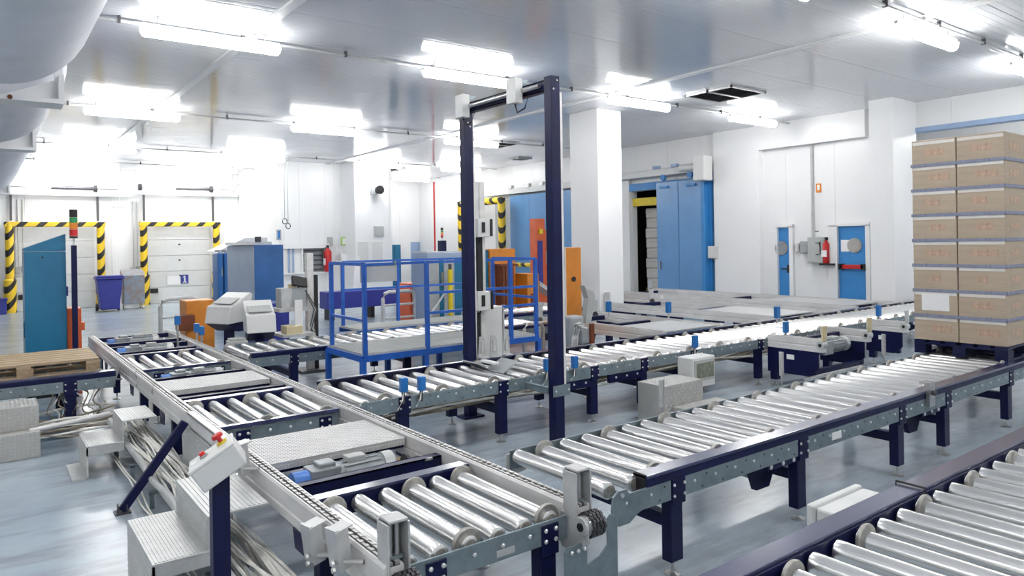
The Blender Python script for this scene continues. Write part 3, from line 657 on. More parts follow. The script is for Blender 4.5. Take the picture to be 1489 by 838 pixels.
# ---- main outfeed conveyor with the loaded pallet
def conveyor(label, x0, x1, yf, yb, legs, front, rail_x0=None, flb=3, off=1, pitch=.186, under=True, legs_back=True, plate_end=None, name='roller_conveyor', yrb=.045):
    t = thing(name, ((x0 + x1) / 2, (yf + yb) / 2, FL), label, 'conveyor')
    rx0 = rail_x0 if rail_x0 is not None else x0 + .02
    xs = arange(x0 + .045, x1 - .02, pitch)
    nb = len(xs)
    if front == 'navy':
        MB().box(rx0, yf, .527, x1, yf + .105, .545).build('rail_flange', 'navy_lit', t, bevel=.004)
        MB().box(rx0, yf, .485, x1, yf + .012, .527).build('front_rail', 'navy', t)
        zt, zb_, yp = .485, .375, yf + .002; yr = yf + .085
    else:
        zt, zb_, yp = .515, .40, yf; yr = yf + .03
    # side plates between the leg heads
    cuts = sorted([x0] + [v for l in legs for v in (l - .055, l + .055)] + [x1])
    bl, hl = [], []
    for a, b in zip(cuts[0::2], cuts[1::2]):
        if b - a < .05: continue
        B(a + .004, yp, zb_, b - .004, yp + .012, zt).build('side_plate', 'galv', t, bevel=.003)
        for x in arange(a + .08, b - .04, pitch): bl.append((x, yp, (zt + zb_) / 2 + .012)); hl += [(x + .07, yp, zb_ + .022), (x + .11, yp, zt - .025)]
    for l in legs:
        B(l - .053, yp - .006, zb_ - .03, l + .053, yp + .014, zt).build('leg_plate', 'navy', t, bevel=.003)
        bl += [(l + sx * .042, yp - .006, z) for sx in (-1, 1) for z in (zt - .03, zb_ + .02)]
        leg(t, l, yp + .014, zb_ + .02)
        if legs_back:
            leg(t, l, yb - .09, .42); B(l - .03, yp + .084, .20, l + .03, yb - .09, .27).build('cross_beam', 'navy', t)
    bolts_y(t, bl); holes_y(t, hl)
    zr = .55 if front != 'navy' else .525
    B(x0, yb - .03, .41, x1, yb - .018, zr).build('back_rail', 'navy' if front != 'navy' else 'galv', t)
    if front != 'navy': B(x0, yb - .07, zr, x1, yb - .018, zr + .012).build('back_flange', 'navy_lit', t)
    fb = [i for i in range(nb) if (i - off) % flb == 0]; ff = [i for i in range(nb) if (i - off - 1) % flb == 0]
    rollers(t, xs, yr, yb - yrb, .487, fb, ff)
    return t, xs

YF1, YB1 = 2.60, 3.52
L1, xs1 = conveyor('front roller conveyor carrying the loaded pallet, navy rail on posts', 2.58, 10.6, YF1, YB1, [3.07, 4.31, 5.69, 6.51, 7.9, 9.3], 'navy', rail_x0=2.82)
# rounded end plates of the rail
MB().prism([(2.555, .43), (2.565, .49), (2.60, .515), (2.66, .515), (2.69, .47), (2.84, .47), (2.84, .40), (2.74, .37), (2.68, .335), (2.60, .335), (2.56, .36)], 'y', YF1 - .004, YF1 + .008).build('end_plate', 'galv', L1)
MB().prism([(2.56, .36), (2.56, .50), (2.6, .515), (2.9, .515), (2.9, .42)], 'y', YB1 - .02, YB1 - .01).build('end_plate', 'galv_light', L1)
B(2.82, YF1 + .012, .40, 2.835, YF1 + .1, .545).build('rail_end_cap', 'black', L1)
MB().cyl((2.625, YF1 - .012, .49), (2.625, YF1 - .004, .49), .012, 10).build('axle_end', 'bolt', L1)
for xk in (4.12, 6.25):
    MB().prism([(xk - .22, .37), (xk + .12, .37), (xk + .12, .30), (xk + .04, .16), (xk - .10, .16), (xk - .16, .30)], 'y', YF1 + .16, YF1 + .20).build('drive_bracket', 'navy', L1)
    B(xk - .18, YF1 + .02, .335, xk + .14, YF1 + .05, .375).build('bracket_bar', 'navy', L1)
    MB().lathe((xk - .02, YF1 + .2, .28), (0, 1, 0), [(0, .05), (.05, .08), (.22, .08), (.26, .05)], 16).build('drive_motor', 'motor', L1, smooth=True)
    bolts_y(L1, [(xk - .15, YF1 + .02, .357), (xk - .02, YF1 + .02, .357), (xk + .1, YF1 + .02, .357)], .016, 'bracket_bolts')
B(4.66, YF1 - .002, .405, 4.78, YF1 + .002, .455).build('rating_label', 'paper', L1)
# sensor on the near rail in front of the pallet
q = PY(1350, 570, YF1); sn = thing('photo_sensor', (q.x, YF1, .50), 'small steel sensor bracket on the near rail before the loaded pallet', 'sensor')
MB().box(q.x - .05, YF1 - .03, .42, q.x + .05, YF1 - .002, .60).box(q.x - .05, YF1 - .03, .60, q.x + .05, YF1 + .05, .615).build('bracket', 'steel', sn); MB().cyl((q.x, YF1 - .06, .53), (q.x, YF1 - .03, .53), .02, 10).build('lens', 'dark_steel', sn)
# ---- upper conveyor through the portal
YF3, YB3 = 5.33, 6.30
lx3 = [PY(u, 600, YF3).x for u in (589, 733)] + [PY(866, 600, YF3).x, PY(938, 560, YF3).x, 6.6, PY(1107, 540, YF3).x, 9.6, 11.2, 12.8, 14.0]
L3, xs3 = conveyor('long roller conveyor running through the tall blue portal to the right wall', 2.46, 14.55, YF3, YB3, lx3, 'galv', off=0)
MB().prism([(2.50, .40), (2.50, .515), (2.72, .515), (2.72, .40)], 'y', YF3 - .008, YF3).build('end_plate', 'galv', L3)
for xk in (5.5, 4.75): B(xk - .25, YF3 + .01, .31, xk + .25, YF3 + .05, .395).build('drive_cover', 'navy', L3); bolts_y(L3, [(xk + s * .08, YF3 + .01, .36) for s in (-2, 0, 2)], .012, 'cover_bolts')
cb = thing('cable_bundle', (5, 5.7, .3), 'dusty grey brown cable bundle slung under the portal conveyor', 'cables')
for k in range(16):
    pts = [(2.8 + i * .28, 5.48 + .028 * k + .02 * math.sin(i * 1.3 + k), .31 + .035 * math.sin(i * .55 + k * .9) + .012 * (k % 4)) for i in range(22)]
    MB().tube(pts, .011 + .004 * (k % 3), 6).build('cable', 'cable_dirty' if k % 3 else 'cable', cb, smooth=True)
# blue sensors standing on its near edge
def blue_sensor(u, v, X=None, Y=YF3, label='', zb=None, s=1.0, refl=False):
    q = PY(u, v, Y - .03); t = thing('photo_sensor', (q.x, Y - .03, .5), label, 'sensor')
    B(q.x - .012, Y - .03, .46, q.x + .012, Y - .012, q.z - .02).build('bracket', 'dark_steel', t)
    B(q.x - .03 * s, Y - .05, q.z - .06 * s, q.x + .03 * s, Y + .0, q.z + .06 * s).build('body', 'sensor_blue', t, bevel=.006)
    B(q.x + .03 * s, Y - .04, q.z - .045 * s, q.x + .036 * s, Y - .012, q.z + .045 * s).build('lens', 'black', t)
    MB().tube([(q.x, Y - .025, q.z - .06 * s), (q.x - .02, Y - .04, q.z - .13), (q.x - .05, Y - .02, .42)], .006, 6).build('cable', 'cable', t)
blue_sensor(587, 560, label='blue photo sensor on the portal conveyor, leftmost of the near edge')
blue_sensor(613, 558, label='blue photo sensor on the portal conveyor, second from its left end')
blue_sensor(836, 527, label='blue photo sensor on the portal conveyor just right of the portal post')
blue_sensor(1011, 497, label='blue photo sensor above the white display box', s=1.15)
blue_sensor(1143, 476, label='blue photo sensor left of the three chain ends', s=1.2)
blue_sensor(1278, 452, label='blue photo sensor nearest the right wall pillar', s=1.4)
blue_sensor(796, 531, label='blue photo sensor half hidden left of the near portal post')
for u, v, w_ in ((735, 555, 'left of the portal'), ):
    pass
# low light-barrier shield between the rollers
sh = thing('roller_shield', (4.1, 5.9, .5), 'dark grey folded shield lying on the rollers before the portal', 'shield')
MB().obox((4.02, 5.98, .555), (.20, .28, .012), (0, 28, 0)).build('shield_plate', 'grey', sh); MB().obox((4.2, 5.80, .555), (.22, .28, .012), (0, -28, 0)).build('shield_plate', 'grey', sh); B(4.08, 5.78, .58, 4.15, 6.02, .60).build('reflector', 'white', sh)
# ---- conveyor through the blue platform
L4, xs4 = conveyor('roller conveyor passing through the blue railed platform', 2.52, 7.1, 8.48, 9.58, [3.05, 4.6, 6.2], 'navy', off=0)
# ---- near conveyor at the lower right corner
L0, xs0 = conveyor('nearest roller conveyor cut off by the lower right corner', 1.7, 7.4, .62, 1.71, [2.2, 3.5, 4.9, 6.3], 'navy', legs_back=False, yrb=.125)
MB().box(1.7, 1.605, .53, 7.4, 1.715, .55).build('back_flange', 'navy_lit', L0, bevel=.004); B(1.7, 1.700, .41, 7.4, 1.712, .53).build('outer_web', 'navy', L0)
B(1.7, 1.594, .43, 7.4, 1.602, .535).build('inner_web', 'navy', L0)
for x in (3.5, 4.9, 6.3): leg(L0, x, 1.62, .42)
eb = thing('junction_box', (3.5, 1.88, .2), 'white plastic junction box on the outer side of the nearest conveyor', 'junction box')
B(3.21, 1.725, .25, 3.66, 1.88, .495).build('body', 'white_box', eb, bevel=.012); B(3.20, 1.882, .24, 3.67, 1.925, .505).build('lid', 'white_box', eb, bevel=.012); B(3.3, 1.713, .34, 3.6, 1.726, .42).build('mounting_plate', 'galv', eb)
hk = thing('cable_hook', (3.70, 1.66, .55), 'black bent wire hook over the rail of the nearest conveyor', 'hook')
MB().tube([(3.70, 1.73, .50), (3.70, 1.73, .560), (3.70, 1.59, .560), (3.70, 1.585, .50)], .006, 6).build('hook_wire', 'black', hk)
# ---- left conveyor with the empty pallet
P0, xsp = conveyor('short roller conveyor under the empty wooden pallet at the left', -2.6, 1.12, 8.30, 9.40, [-1.2, .72], 'navy', off=0)

# ================================================================== CHAIN TRANSFER ACROSS THE FOREGROUND
T = thing('chain_transfer', (1.8, 7, FL), 'long double chain transfer conveyor running from the foreground to the left back', 'conveyor')
def chain_mesh(L):
    b = MB(); n = int(L / .026)
    for row in (-.014, .014):
        for i in range(n):
            y = i * .026; b.box(row - (.006 if i % 2 else .0085), y, 0, row + (.006 if i % 2 else .0085), y + .024, .009 if i % 2 else .012)
    return b
def t_rail(x, y0, y1, inner):
    # hollow profile: two grooves on each flank and a chain slot on top
    w, zt, zb = .085, .545, .395
    def prof(s): return [(s * w / 2, zb), (s * w / 2, zb + .045), (s * (w / 2 - .008), zb + .05), (s * (w / 2 - .008), zb + .06), (s * w / 2, zb + .065), (s * w / 2, zt - .012), (s * (w / 2 - .008), zt)]
    pr = prof(1) + [(.026, zt), (.026, zt - .01), (-.026, zt - .01), (-.026, zt)] + prof(-1)[::-1]
    r = MB().prism([(x + a, z) for a, z in pr], 'y', y0, y1).build('rail', 'alu', T)
    MB().box(x - .026, y0, zt - .010, x + .026, y1, zt - .0065).build('chain_bed', 'rubber', r)
    c = chain_mesh(y1 - y0); c.v = [v + Vector((x, y0, zt - .0065)) for v in c.v]; c.build('chain', 'chain', r, kind='stuff')
    return r
XLF, XRT = 1.29, 2.29
for x, cuts in ((XLF, (2.52, 5.12, 8.3, 11.8)), (XRT, (2.52, 5.2, 8.4, 11.8))):
    for a, b in zip(cuts, cuts[1:]): t_rail(x, a + .003, b - .003, x > 2)
    for y in (3.35, 4.95, 6.6, 8.1, 9.9, 11.4):
        leg(T, x + (.06 if x < 2 else 0), y, .395, .07, .09)
        MB().prism([(y - .05, .395), (y + .16, .395), (y + .13, .30), (y - .02, .30)], 'x', x - .052, x - .046).build('leg_plate', 'navy', T)
# blue cross members
for y, z0, z1 in ((3.78, .44, .505), (3.98, .40, .44), (6.52, .45, .52), (7.75, .44, .50), (9.85, .45, .515), (10.35, .47, .53), (10.75, .47, .53), (11.55, .47, .53)):
    MB().box(XLF + .045, y - .035, z1 - .008, XRT - .045, y + .035, z1).box(XLF + .045, y - .035, z0, XRT - .045, y - .027, z1).box(XLF + .045, y + .027, z0, XRT - .045, y + .035, z1).build('cross_member', 'navy', T)
# end stops, sprockets
def end_unit(x):
    yb_ = 2.60; ou = [(x - .05, .50), (x - .05, .70), (x - .04, .715), (x + .04, .715), (x + .05, .70), (x + .05, .50)]
    MB().prism(ou, 'y', yb_, yb_ + .01).box(x - .05, yb_ - .085, .50, x - .04, yb_, .70).box(x + .04, yb_ - .085, .50, x + .05, yb_, .70).box(x - .042, yb_ - .085, .703, x + .042, yb_, .715).build('pallet_stop', 'galv_light', T, bevel=.003)
    for dx_ in (-.016, .016): MB().cyl((x + dx_, yb_ - .03, .555), (x + dx_, yb_ - .03, .70), .013, 10).build('stop_cylinder', 'steel', T, smooth=True)
    B(x - .035, yb_ - .05, .545, x + .035, yb_ - .01, .56).build('stop_base', 'galv', T)
    w = MB().cyl((x - .045, 2.475, .465), (x + .055, 2.475, .465), .05, 20).build('sprocket', 'steel', T, smooth=True)
    MB().lathe((x - .062, 2.475, .465), (1, 0, 0), [(0, .03), (.0, .042), (.012, .045), (.016, .045)], 18).build('bearing', 'galv_light', w, smooth=True); MB().cyl((x - .068, 2.475, .465), (x - .06, 2.475, .465), .02, 12).build('shaft_bore', 'black', w)
    c = MB()
    for row in (-.024, -.004, .018, .038):
        for i in range(22):
            a = 2 * math.pi * i / 22; c.obox((x + row + (.006 if i % 2 else -.0), 2.475 + .056 * math.cos(a), .465 + .056 * math.sin(a)), (.014, .010, .015), (math.degrees(a), 0, 0))
    c.build('wrapped_chain', 'dark_steel', T, kind='stuff')
    MB().prism([(2.44, .50), (2.62, .50), (2.66, .40), (2.62, .33), (2.52, .33), (2.43, .40)], 'x', x - .054, x - .046).build('end_bracket', 'galv_light', T)
end_unit(XLF + .02); end_unit(XRT)
# hook-shaped guard plate at the right end (outline in x-z)
gx = XRT - .12
MB().prism([(gx - .02, .10), (gx + .20, .10), (gx + .28, .13), (gx + .30, .18), (gx + .30, .44), (gx + .28, .47), (gx + .25, .48), (gx + .23, .46), (gx + .23, .34), (gx + .18, .30), (gx + .10, .28), (gx + .10, .39), (gx - .02, .39), (gx - .04, .37), (gx - .04, .12)], 'y', 2.475, 2.483).build('guard_plate', 'galv', T, bevel=.003)
bolts_y(T, [(gx + .0, 2.475, .36), (gx + .04, 2.475, .36), (gx + .08, 2.475, .36)], .010, 'guard_bolts')
# rail splice cover, gusset plate
B(XLF - .055, 4.75, .47, XLF - .043, 5.75, .562).build('splice_cover', 'alu', T, bevel=.004); B(XLF - .055, 4.75, .548, XLF + .0, 5.75, .562).build('splice_cover', 'alu', T, bevel=.004)
MB().prism([(4.95, .46), (5.75, .46), (5.85, .36), (5.80, .12), (5.68, .04), (5.18, .04), (5.08, .14)], 'x', XLF - .066, XLF - .056).build('gusset_plate', 'galv_light', T)
bx = MB()
for y, z in ((5.1, .42), (5.35, .43), (5.6, .43), (5.2, .15), (5.6, .15)): bx.lathe((XLF - .066, y, z), (-1, 0, 0), [(0, .012), (.008, .012)], 6)
bx.build('gusset_bolts', 'bolt', T, kind='stuff')
# diagonal strut down to the floor
f0 = PZ(178, 742, FL)
s0 = Vector((XLF - .09, 5.62, .52)); f0 = PZ(178, 742, FL + .02)
MB().bar(s0, f0, .055, .055).build('strut', 'navy', T, bevel=.004)
MB().box(f0.x - .05, f0.y - .05, FL, f0.x + .05, f0.y + .05, FL + .012).box(f0.x - .03, f0.y - .035, FL, f0.x - .022, f0.y + .035, FL + .06).box(f0.x + .022, f0.y - .035, FL, f0.x + .03, f0.y + .035, FL + .06).build('strut_foot', 'dark_steel', T)
# angled reflector brackets on the outer side
def refl_bracket(u, v, label, w=.075, h=.17, rot=(0, -8, 14), rod=True):
    q = PX(u, v, XLF - .13); t = thing('reflector_bracket', q, label, 'bracket')
    MB().obox((q.x, q.y, q.z), (.016, w, h), rot).obox((q.x + .03, q.y, q.z + h * .5), (.07, w, .006), rot).build('plate', 'galv_light', t)
    MB().obox((q.x + .025, q.y + w * .5, q.z), (.06, .006, h), rot).obox((q.x + .025, q.y - w * .5, q.z), (.06, .006, h), rot).build('side_flaps', 'galv_light', t)
    if rod:
        MB().cyl((q.x - .01, q.y, q.z - .05), (XLF - .045, q.y - .10, q.z - .045), .010, 8).build('rod', 'steel', t, smooth=True)
        for k in (-.05, -.075): MB().lathe((q.x - .012, q.y + k * .4, q.z + k), (-1, 0, 0), [(0, .012), (.012, .012)], 6).build('nut', 'bolt', t)
refl_bracket(449, 790, 'grey sensor bracket beside the chain rail, left of the front pair')
refl_bracket(486, 798, 'grey sensor bracket beside the chain rail, right of the front pair')
refl_bracket(346, 668, 'grey sensor bracket on the chain rail behind the push button box', .07, .18)
refl_bracket(162, 545, 'grey reflector bracket between the left conveyor and the chain rail', .10, .16, (0, 20, 20))
# ---- roller beds between the chains
def roller_bed(y0, y1, xs, fb, label):
    t = thing('roller_bed', (1.8, (y0 + y1) / 2, FL), label, 'roller bed', 'roller beds between the chains')
    xa, xb = XLF + .052, XRT - .052
    B(xa, y0, .38, xb, y0 + .012, .49).build('front_plate', 'galv', t, bevel=.003)
    MB().box(xa, y1 - .09, .518, xb, y1 - .012, .530).build('back_flange', 'navy_lit', t); B(xa, y1 - .09, .42, xb, y1 - .078, .518).build('back_web', 'navy', t)
    bl = []
    for x in (xa + .12, xb - .16):
        B(x, y0 - .008, .33, x + .1, y0, .475).build('leg_plate', 'navy', t, bevel=.003); leg(t, x + .05, y0 + .013, .38)
        bl += [(x + sx, y0 - .008, z) for sx in (.02, .08) for z in (.45, .40)]
    bolts_y(t, bl + [(x, y0, .445) for x in xs], .011)
    rollers(t, xs, y0 + .03, y1 - .1, .472, fb, [i for i in range(len(xs)) if i % 3 == 2])
    return t
xb6 = [1.40 + .152 * i for i in range(6)]
b1 = roller_bed(2.58, 3.52, xb6, (0, 3, 5), 'six roller bed at the near end of the chain transfer')
b2 = roller_bed(5.27, 6.36, xb6, (0, 3), 'middle roller bed of the chain transfer in line with the portal conveyor')
b3 = roller_bed(8.25, 9.55, xb6, (0, 4), 'far roller bed of the chain transfer beside the empty pallet')
B(XLF + .055, 5.255, .497, XRT - .055, 5.30, .525).build('front_flange', 'navy_lit', b2); B(XLF + .055, 8.235, .497, XRT - .055, 8.28, .525).build('front_flange', 'navy_lit', b3)
B(1.82, 2.575, .40, 1.92, 2.58, .43).build('rating_label', 'galv_light', b1)
# ---- tread plate covers
def tread_cover(y0, y1, label):
    t = thing('tread_cover', (1.8, (y0 + y1) / 2, .48), label, 'cover plate')
    B(XLF + .055, y0, .512, XRT - .055, y1, .522).build('plate', 'tread_white', t, bevel=.002); B(XLF + .055, y0, .475, XRT - .055, y0 + .008, .512).build('front_lip', 'tread_white', t)
    e = MB()
    for i in range(40):
        x = XLF + .07 + i * .0218; e.prism([(x, .476), (x + .014, .476), (x + .019, .5), (x + .006, .5)], 'y', y0 - .004, y0)
    e.build('lip_studs', 'tread_white', t, kind='stuff')
    studs(t, (XLF + .06, y0 + .005, .522), (XRT - XLF - .12, 0, 0), (0, y1 - y0 - .01, 0), 44, int((y1 - y0) / .020), 'galv_light', .022, .0025)
    for y in (y0 + .05, y1 - .05): B(XLF + .05, y - .02, .45, XRT - .05, y + .02, .512).build('support', 'navy', t)
tread_cover(4.19, 4.80, 'chequered white tread plate over the chain transfer, nearest the camera')
tread_cover(6.90, 7.46, 'chequered white tread plate over the chain transfer, farther one')
# ---- geared motors
def gear_motor(x, y, z, label, s=1.0, along=1):
    t = thing('gear_motor', (x, y, z - .06), label, 'motor', 'geared motors under the chain transfer')
    d = along
    MB().lathe((x - .26 * s, y, z), (1, 0, 0), [(0, .035 * s), (.0, .05 * s), (.07 * s, .05 * s)], 16).build('brake_cap', 'motor_blue', t, smooth=True)
    MB().box(x - .19 * s, y - .055 * s, z - .06 * s, x - .05 * s, y + .055 * s, z + .055 * s).box(x - .15 * s, y - .04 * s, z + .05 * s, x - .07 * s, y + .04 * s, z + .075 * s).build('gearbox', 'motor', t, bevel=.008)
    MB().cyl((x - .05 * s, y, z), (x + .17 * s, y, z), .055 * s, 20).build('motor_body', 'motor', t, smooth=True)
    f = MB()
    for i in range(14): a = 2 * math.pi * i / 14; f.obox((x + .06 * s, y + .06 * s * math.cos(a), z + .06 * s * math.sin(a)), (.18 * s, .012 * s, .003), (math.degrees(a) + 90, 0, 0))
    f.build('cooling_fins', 'motor', t, kind='stuff')
    B(x - .01 * s, y - .035 * s, z + .05 * s, x + .08 * s, y + .03 * s, z + .078 * s).build('terminal_box', 'grey_box', t, bevel=.006)
    MB().lathe((x + .17 * s, y, z), (1, 0, 0), [(0, .062 * s), (.05 * s, .062 * s), (.065 * s, .045 * s)], 20).build('fan_cowl', 'galv_light', t, smooth=True)
gear_motor(1.76, 4.03, .43, 'geared motor with blue cap below the nearest tread plate', 1.3)
gear_motor(1.78, 7.90, .45, 'geared motor with blue cap before the far roller bed', 1.2)
gear_motor(1.72, 10.1, .48, 'geared motor behind the far roller bed', 1.3)
gear_motor(1.75, 11.2, .48, 'geared motor at the far end of the chain transfer', 1.3)
for k, (y, w_) in enumerate(((4.42, 'nearest'), )):
    t = thing('drive_shaft', (1.8, 4.3, .38), 'dusty drive shaft with sprocket below the nearest tread plate', 'shaft')
    MB().cyl((1.36, 4.02, .41), (2.22, 4.02, .41), .016, 10).build('shaft', 'steel', t, smooth=True); MB().cyl((2.08, 4.16, .36), (2.22, 4.16, .36), .05, 16).build('drum', 'wood_dark', t, smooth=True)
    MB().cyl((2.14, 4.02, .41), (2.16, 4.02, .41), .06, 20).build('sprocket', 'dark_steel', t)
    c = MB()
    for i in range(26): c.box(2.13, 3.72 + i * .02, .50 - i * .008, 2.17, 3.735 + i * .02, .512 - i * .008)
    c.build('drive_chain', 'chain', t, kind='stuff')

# ================================================================== CABLE TRAY, STEPS, PUSH BUTTON BOX
ct = thing('cable_tray', (1.12, 5.2, FL), 'floor cable tray full of pale cables beside the chain transfer', 'cable tray')
for x in (.99, 1.235): MB().cyl((x, 2.2, .13), (x, 7.8, .13), .02, 10).build('side_rail', 'galv_light', ct, smooth=True)
for y in arange(2.4, 7.8, .8): B(.95, y, .04, 1.245, y + .04, .06).build('rung', 'galv', ct); B(.955, y, FL, .985, y + .03, .05).build('foot', 'galv', ct); B(1.21, y, FL, 1.24, y + .03, .05).build('foot', 'galv', ct)
for k in range(30):
    xb = 1.02 + .22 * ((k * 7) % 30) / 30; zb = .085 + .038 * (k % 4) + .01 * random.random(); pts = []
    ph, fr, am = random.uniform(0, 6.28), random.uniform(.8, 1.7), random.uniform(.012, .035)
    for i in range(40):
        y = 2.1 + i * .145; pts.append((xb + am * math.sin(fr * i * .35 + ph) + .02 * math.sin(i * .11 + k), y, zb + .012 * math.sin(fr * i * .5 + ph * 2)))
    MB().tube(pts, .0065 + .0015 * (k % 3), 6).build('cable', 'cable' if k % 6 else 'grey', ct, smooth=True)
MB().tube([(.98 + .01 * math.sin(i * .7), 2.1 + i * .145, .155 + .006 * math.sin(i)) for i in range(40)], .022, 8).build('main_hose', 'galv_light', ct, smooth=True)
for k, x in enumerate((.90, .925)): MB().tube([(x + .012 * math.sin(i * .5 + k), 2.9 + i * .12, .02 + .01 * math.sin(i * .8 + k)) for i in range(38)], .006, 6).build('loose_cable', 'cable', ct, smooth=True)
cx = thing('cable_run', (.6, 8, .1), 'loose pale cables and pipe running across below the left conveyor', 'cables')
for k in range(12):
    MB().tube([(-.6 + i * .09, 7.75 + .06 * k + .05 * math.sin(i * .4 + k), .06 + .02 * (k % 4) + .1 * max(0, math.sin(i * .2 + k)) ** 2) for i in range(20)], .008 + .003 * (k % 3), 6).build('cable', 'cable' if k % 2 else 'cable_dirty', cx, smooth=True)
MB().cyl((.35, 7.72, .17), (1.0, 7.86, .20), .022, 10).build('pipe', 'alu', cx, smooth=True)
for k in range(10): MB().tube([(.55 + .05 * k + .03 * math.sin(i + k), 8.34 + .03 * math.sin(k * 3 + i), .38 - i * .035 + .02 * math.sin(k + i)) for i in range(9)], .008, 6).build('hanging_cable', 'cable' if k % 2 else 'cable_dirty', cx, smooth=True)

def ribs_on(t, x0, x1, y0, y1, z, mt, n):       # fine raised strips on a tread, joined
    b = MB()
    for i in range(n): x = x0 + (x1 - x0) * (i + .5) / n; b.box(x - .005, y0, z, x + .005, y1, z + .003)
    b.build('tread_ribs', mt, t, kind='stuff')
def step_over(y0, y1, xa, xb, xc, zl, zh, label, mt='galv_light'):
    t = thing('step_over', ((xa + xc) / 2, (y0 + y1) / 2, FL), label, 'step')
    B(xa, y0, zl - .012, xb, y1, zl).build('lower_tread', mt, t, bevel=.003); B(xa, y0, FL + .01, xa + .012, y1, zl - .012).build('lower_riser', mt, t)
    B(xa, y0, zl - .075, xb, y0 + .01, zl - .012).build('lower_lip', mt, t)
    B(xb - .012, y0, zl, xb, y1, zh - .012).build('upper_riser', mt, t); B(xb - .012, y1 - .05, FL, xb, y1, zl - .015).build('back_leg', 'galv', t)
    B(xb - .012, y0, zh - .012, xc, y1, zh).build('upper_tread', mt, t, bevel=.003); B(xc - .012, y1 - .04, FL, xc, y1, zh - .012).build('far_leg', mt, t)
    B(xa - .10, y0, FL, xa, y1, FL + .012).build('floor_flange', mt, t)
    ribs_on(t, xa + .01, xb - .01, y0 + .01, y1 - .01, zl, mt, 14); ribs_on(t, xb, xc - .01, y0 + .01, y1 - .01, zh, mt, 12)
    b = MB()
    for i in range(9): z = FL + .03 + i * (zl - FL - .05) / 9; b.box(xa - .003, y0 + .01, z, xa, y1 - .01, z + .008)
    for i in range(8): z = zl + .02 + i * (zh - zl - .03) / 8; b.box(xb - .015, y0 + .01, z, xb - .012, y1 - .01, z + .008)
    b.build('riser_ribs', mt, t, kind='stuff')
step_over(3.72, 4.42, .64, .90, 1.19, .30, .47, 'ribbed metal step bridging the cable tray in the foreground')
step_over(6.66, 7.18, .68, .95, 1.20, .20, .37, 'ribbed metal step bridging the cable tray farther back, below the left conveyor')
db = thing('tread_block', (.2, 7.8, FL), 'diamond plate step block cut by the left edge', 'step')
B(-1.2, 7.66, FL, .43, 8.2, .17).build('lower_block', 'tread', db, bevel=.004); B(-1.2, 7.80, .17, .43, 8.2, .38).build('upper_block', 'tread', db, bevel=.004)
studs(db, (-.5, 7.66, FL + .01), (.92, 0, 0), (0, 0, .22), 28, 7, 'galv_light', .036, .003); studs(db, (-.5, 7.80, .18), (.92, 0, 0), (0, 0, .19), 28, 6, 'galv_light', .036, .003); studs(db, (-.5, 7.80, .38), (.92, 0, 0), (0, .4, 0), 28, 12, 'galv_light', .036, .003)
# push button station
PBX, PBY = .815, 3.20
pb = thing('push_button_station', (PBX, PBY, FL), 'white push button box with red buttons on a navy post in the foreground', 'control station')
B(PBX - .036, PBY - .03, FL, PBX + .036, PBY + .03, .83).build('post', 'navy', pb, bevel=.004); B(PBX - .08, PBY - .08, FL, PBX + .08, PBY + .08, FL + .012).build('base_plate', 'navy', pb)
from mathutils import Euler
bxm = Euler((R(0), R(-32), R(-14))).to_matrix(); bc = Vector((PBX, PBY, .87))
def loc_box(c, sz): 
    n = MB().box(*[c[i] - sz[i] / 2 for i in range(3)], *[c[i] + sz[i] / 2 for i in range(3)]); n.v = [bc + bxm @ v for v in n.v]; return n
loc_box((0, 0, 0), (.20, .17, .10)).build('box', 'white_box', pb, bevel=.008); loc_box((0, 0, .055), (.205, .175, .014)).build('lid', 'white_box', pb, bevel=.004)
def loc_cyl(x, y, prof): 
    n = MB().lathe((x, y, .06), (0, 0, 1), prof, 16); n.v = [bc + bxm @ v for v in n.v]; return n
st_ = loc_cyl(.055, .02, [(0, .022), (.012, .022)]).build('stop_collar', 'yellow', pb, smooth=True); loc_cyl(.055, .02, [(.012, .010), (.03, .010), (.032, .024), (.045, .024), (.05, .018)]).build('stop_button', 'red', pb, smooth=True)
loc_cyl(-.03, .0, [(0, .017), (.012, .017)]).build('button_collar', 'grey_box', pb, smooth=True); loc_cyl(-.03, .0, [(.012, .012), (.026, .012)]).build('red_button', 'red', pb, smooth=True)
loc_box((-.075, .0, .064), (.025, .04, .004)).build('label_plate', 'paper', pb)

# ================================================================== EMPTY PALLET (LEFT) AND LOADED PALLET (RIGHT)
def pallet(x0, x1, y0, y1, z, label, wood='wood', dark='wood_dark'):
    t = thing('pallet', ((x0 + x1) / 2, (y0 + y1) / 2, z), label, 'pallet')
    n = 6; w = (y1 - y0 - .04 * (n - 1)) / n
    for k in range(n): y = y0 + k * (w + .04); B(x0, y, z + .120, x1, y + w, z + .144).build('top_board', wood, t, bevel=.003)
    for x in (x0, (x0 + x1) / 2 - .06, x1 - .12):
        B(x, y0, z + .098, x + .12, y1, z + .120).build('stringer', wood, t)
        for y in (y0, (y0 + y1) / 2 - .06, y1 - .12): B(x, y, z + .022, x + .14 if x < x1 - .13 else x1, y + .12, z + .098).build('block', dark, t, bevel=.004)
    for y in (y0, (y0 + y1) / 2 - .06, y1 - .12): B(x0, y, z, x1, y + .12, z + .022).build('bottom_board', wood, t)
    return t
pallet(-.30, .99, 8.42, 9.36, .5335, 'empty wooden pallet lying on the left conveyor')
LX0, LX1, LY0, LY1 = 8.12, 9.32, 2.70, 3.58
pallet(LX0, LX1, LY0, LY1, .5335, 'navy blue pallet carrying the tall load of cartons', 'navy', 'navy')
zl0 = .6785; ztop = PX(1400, 197, LX0).z; nl = 8; hl_ = (ztop - zl0) / nl
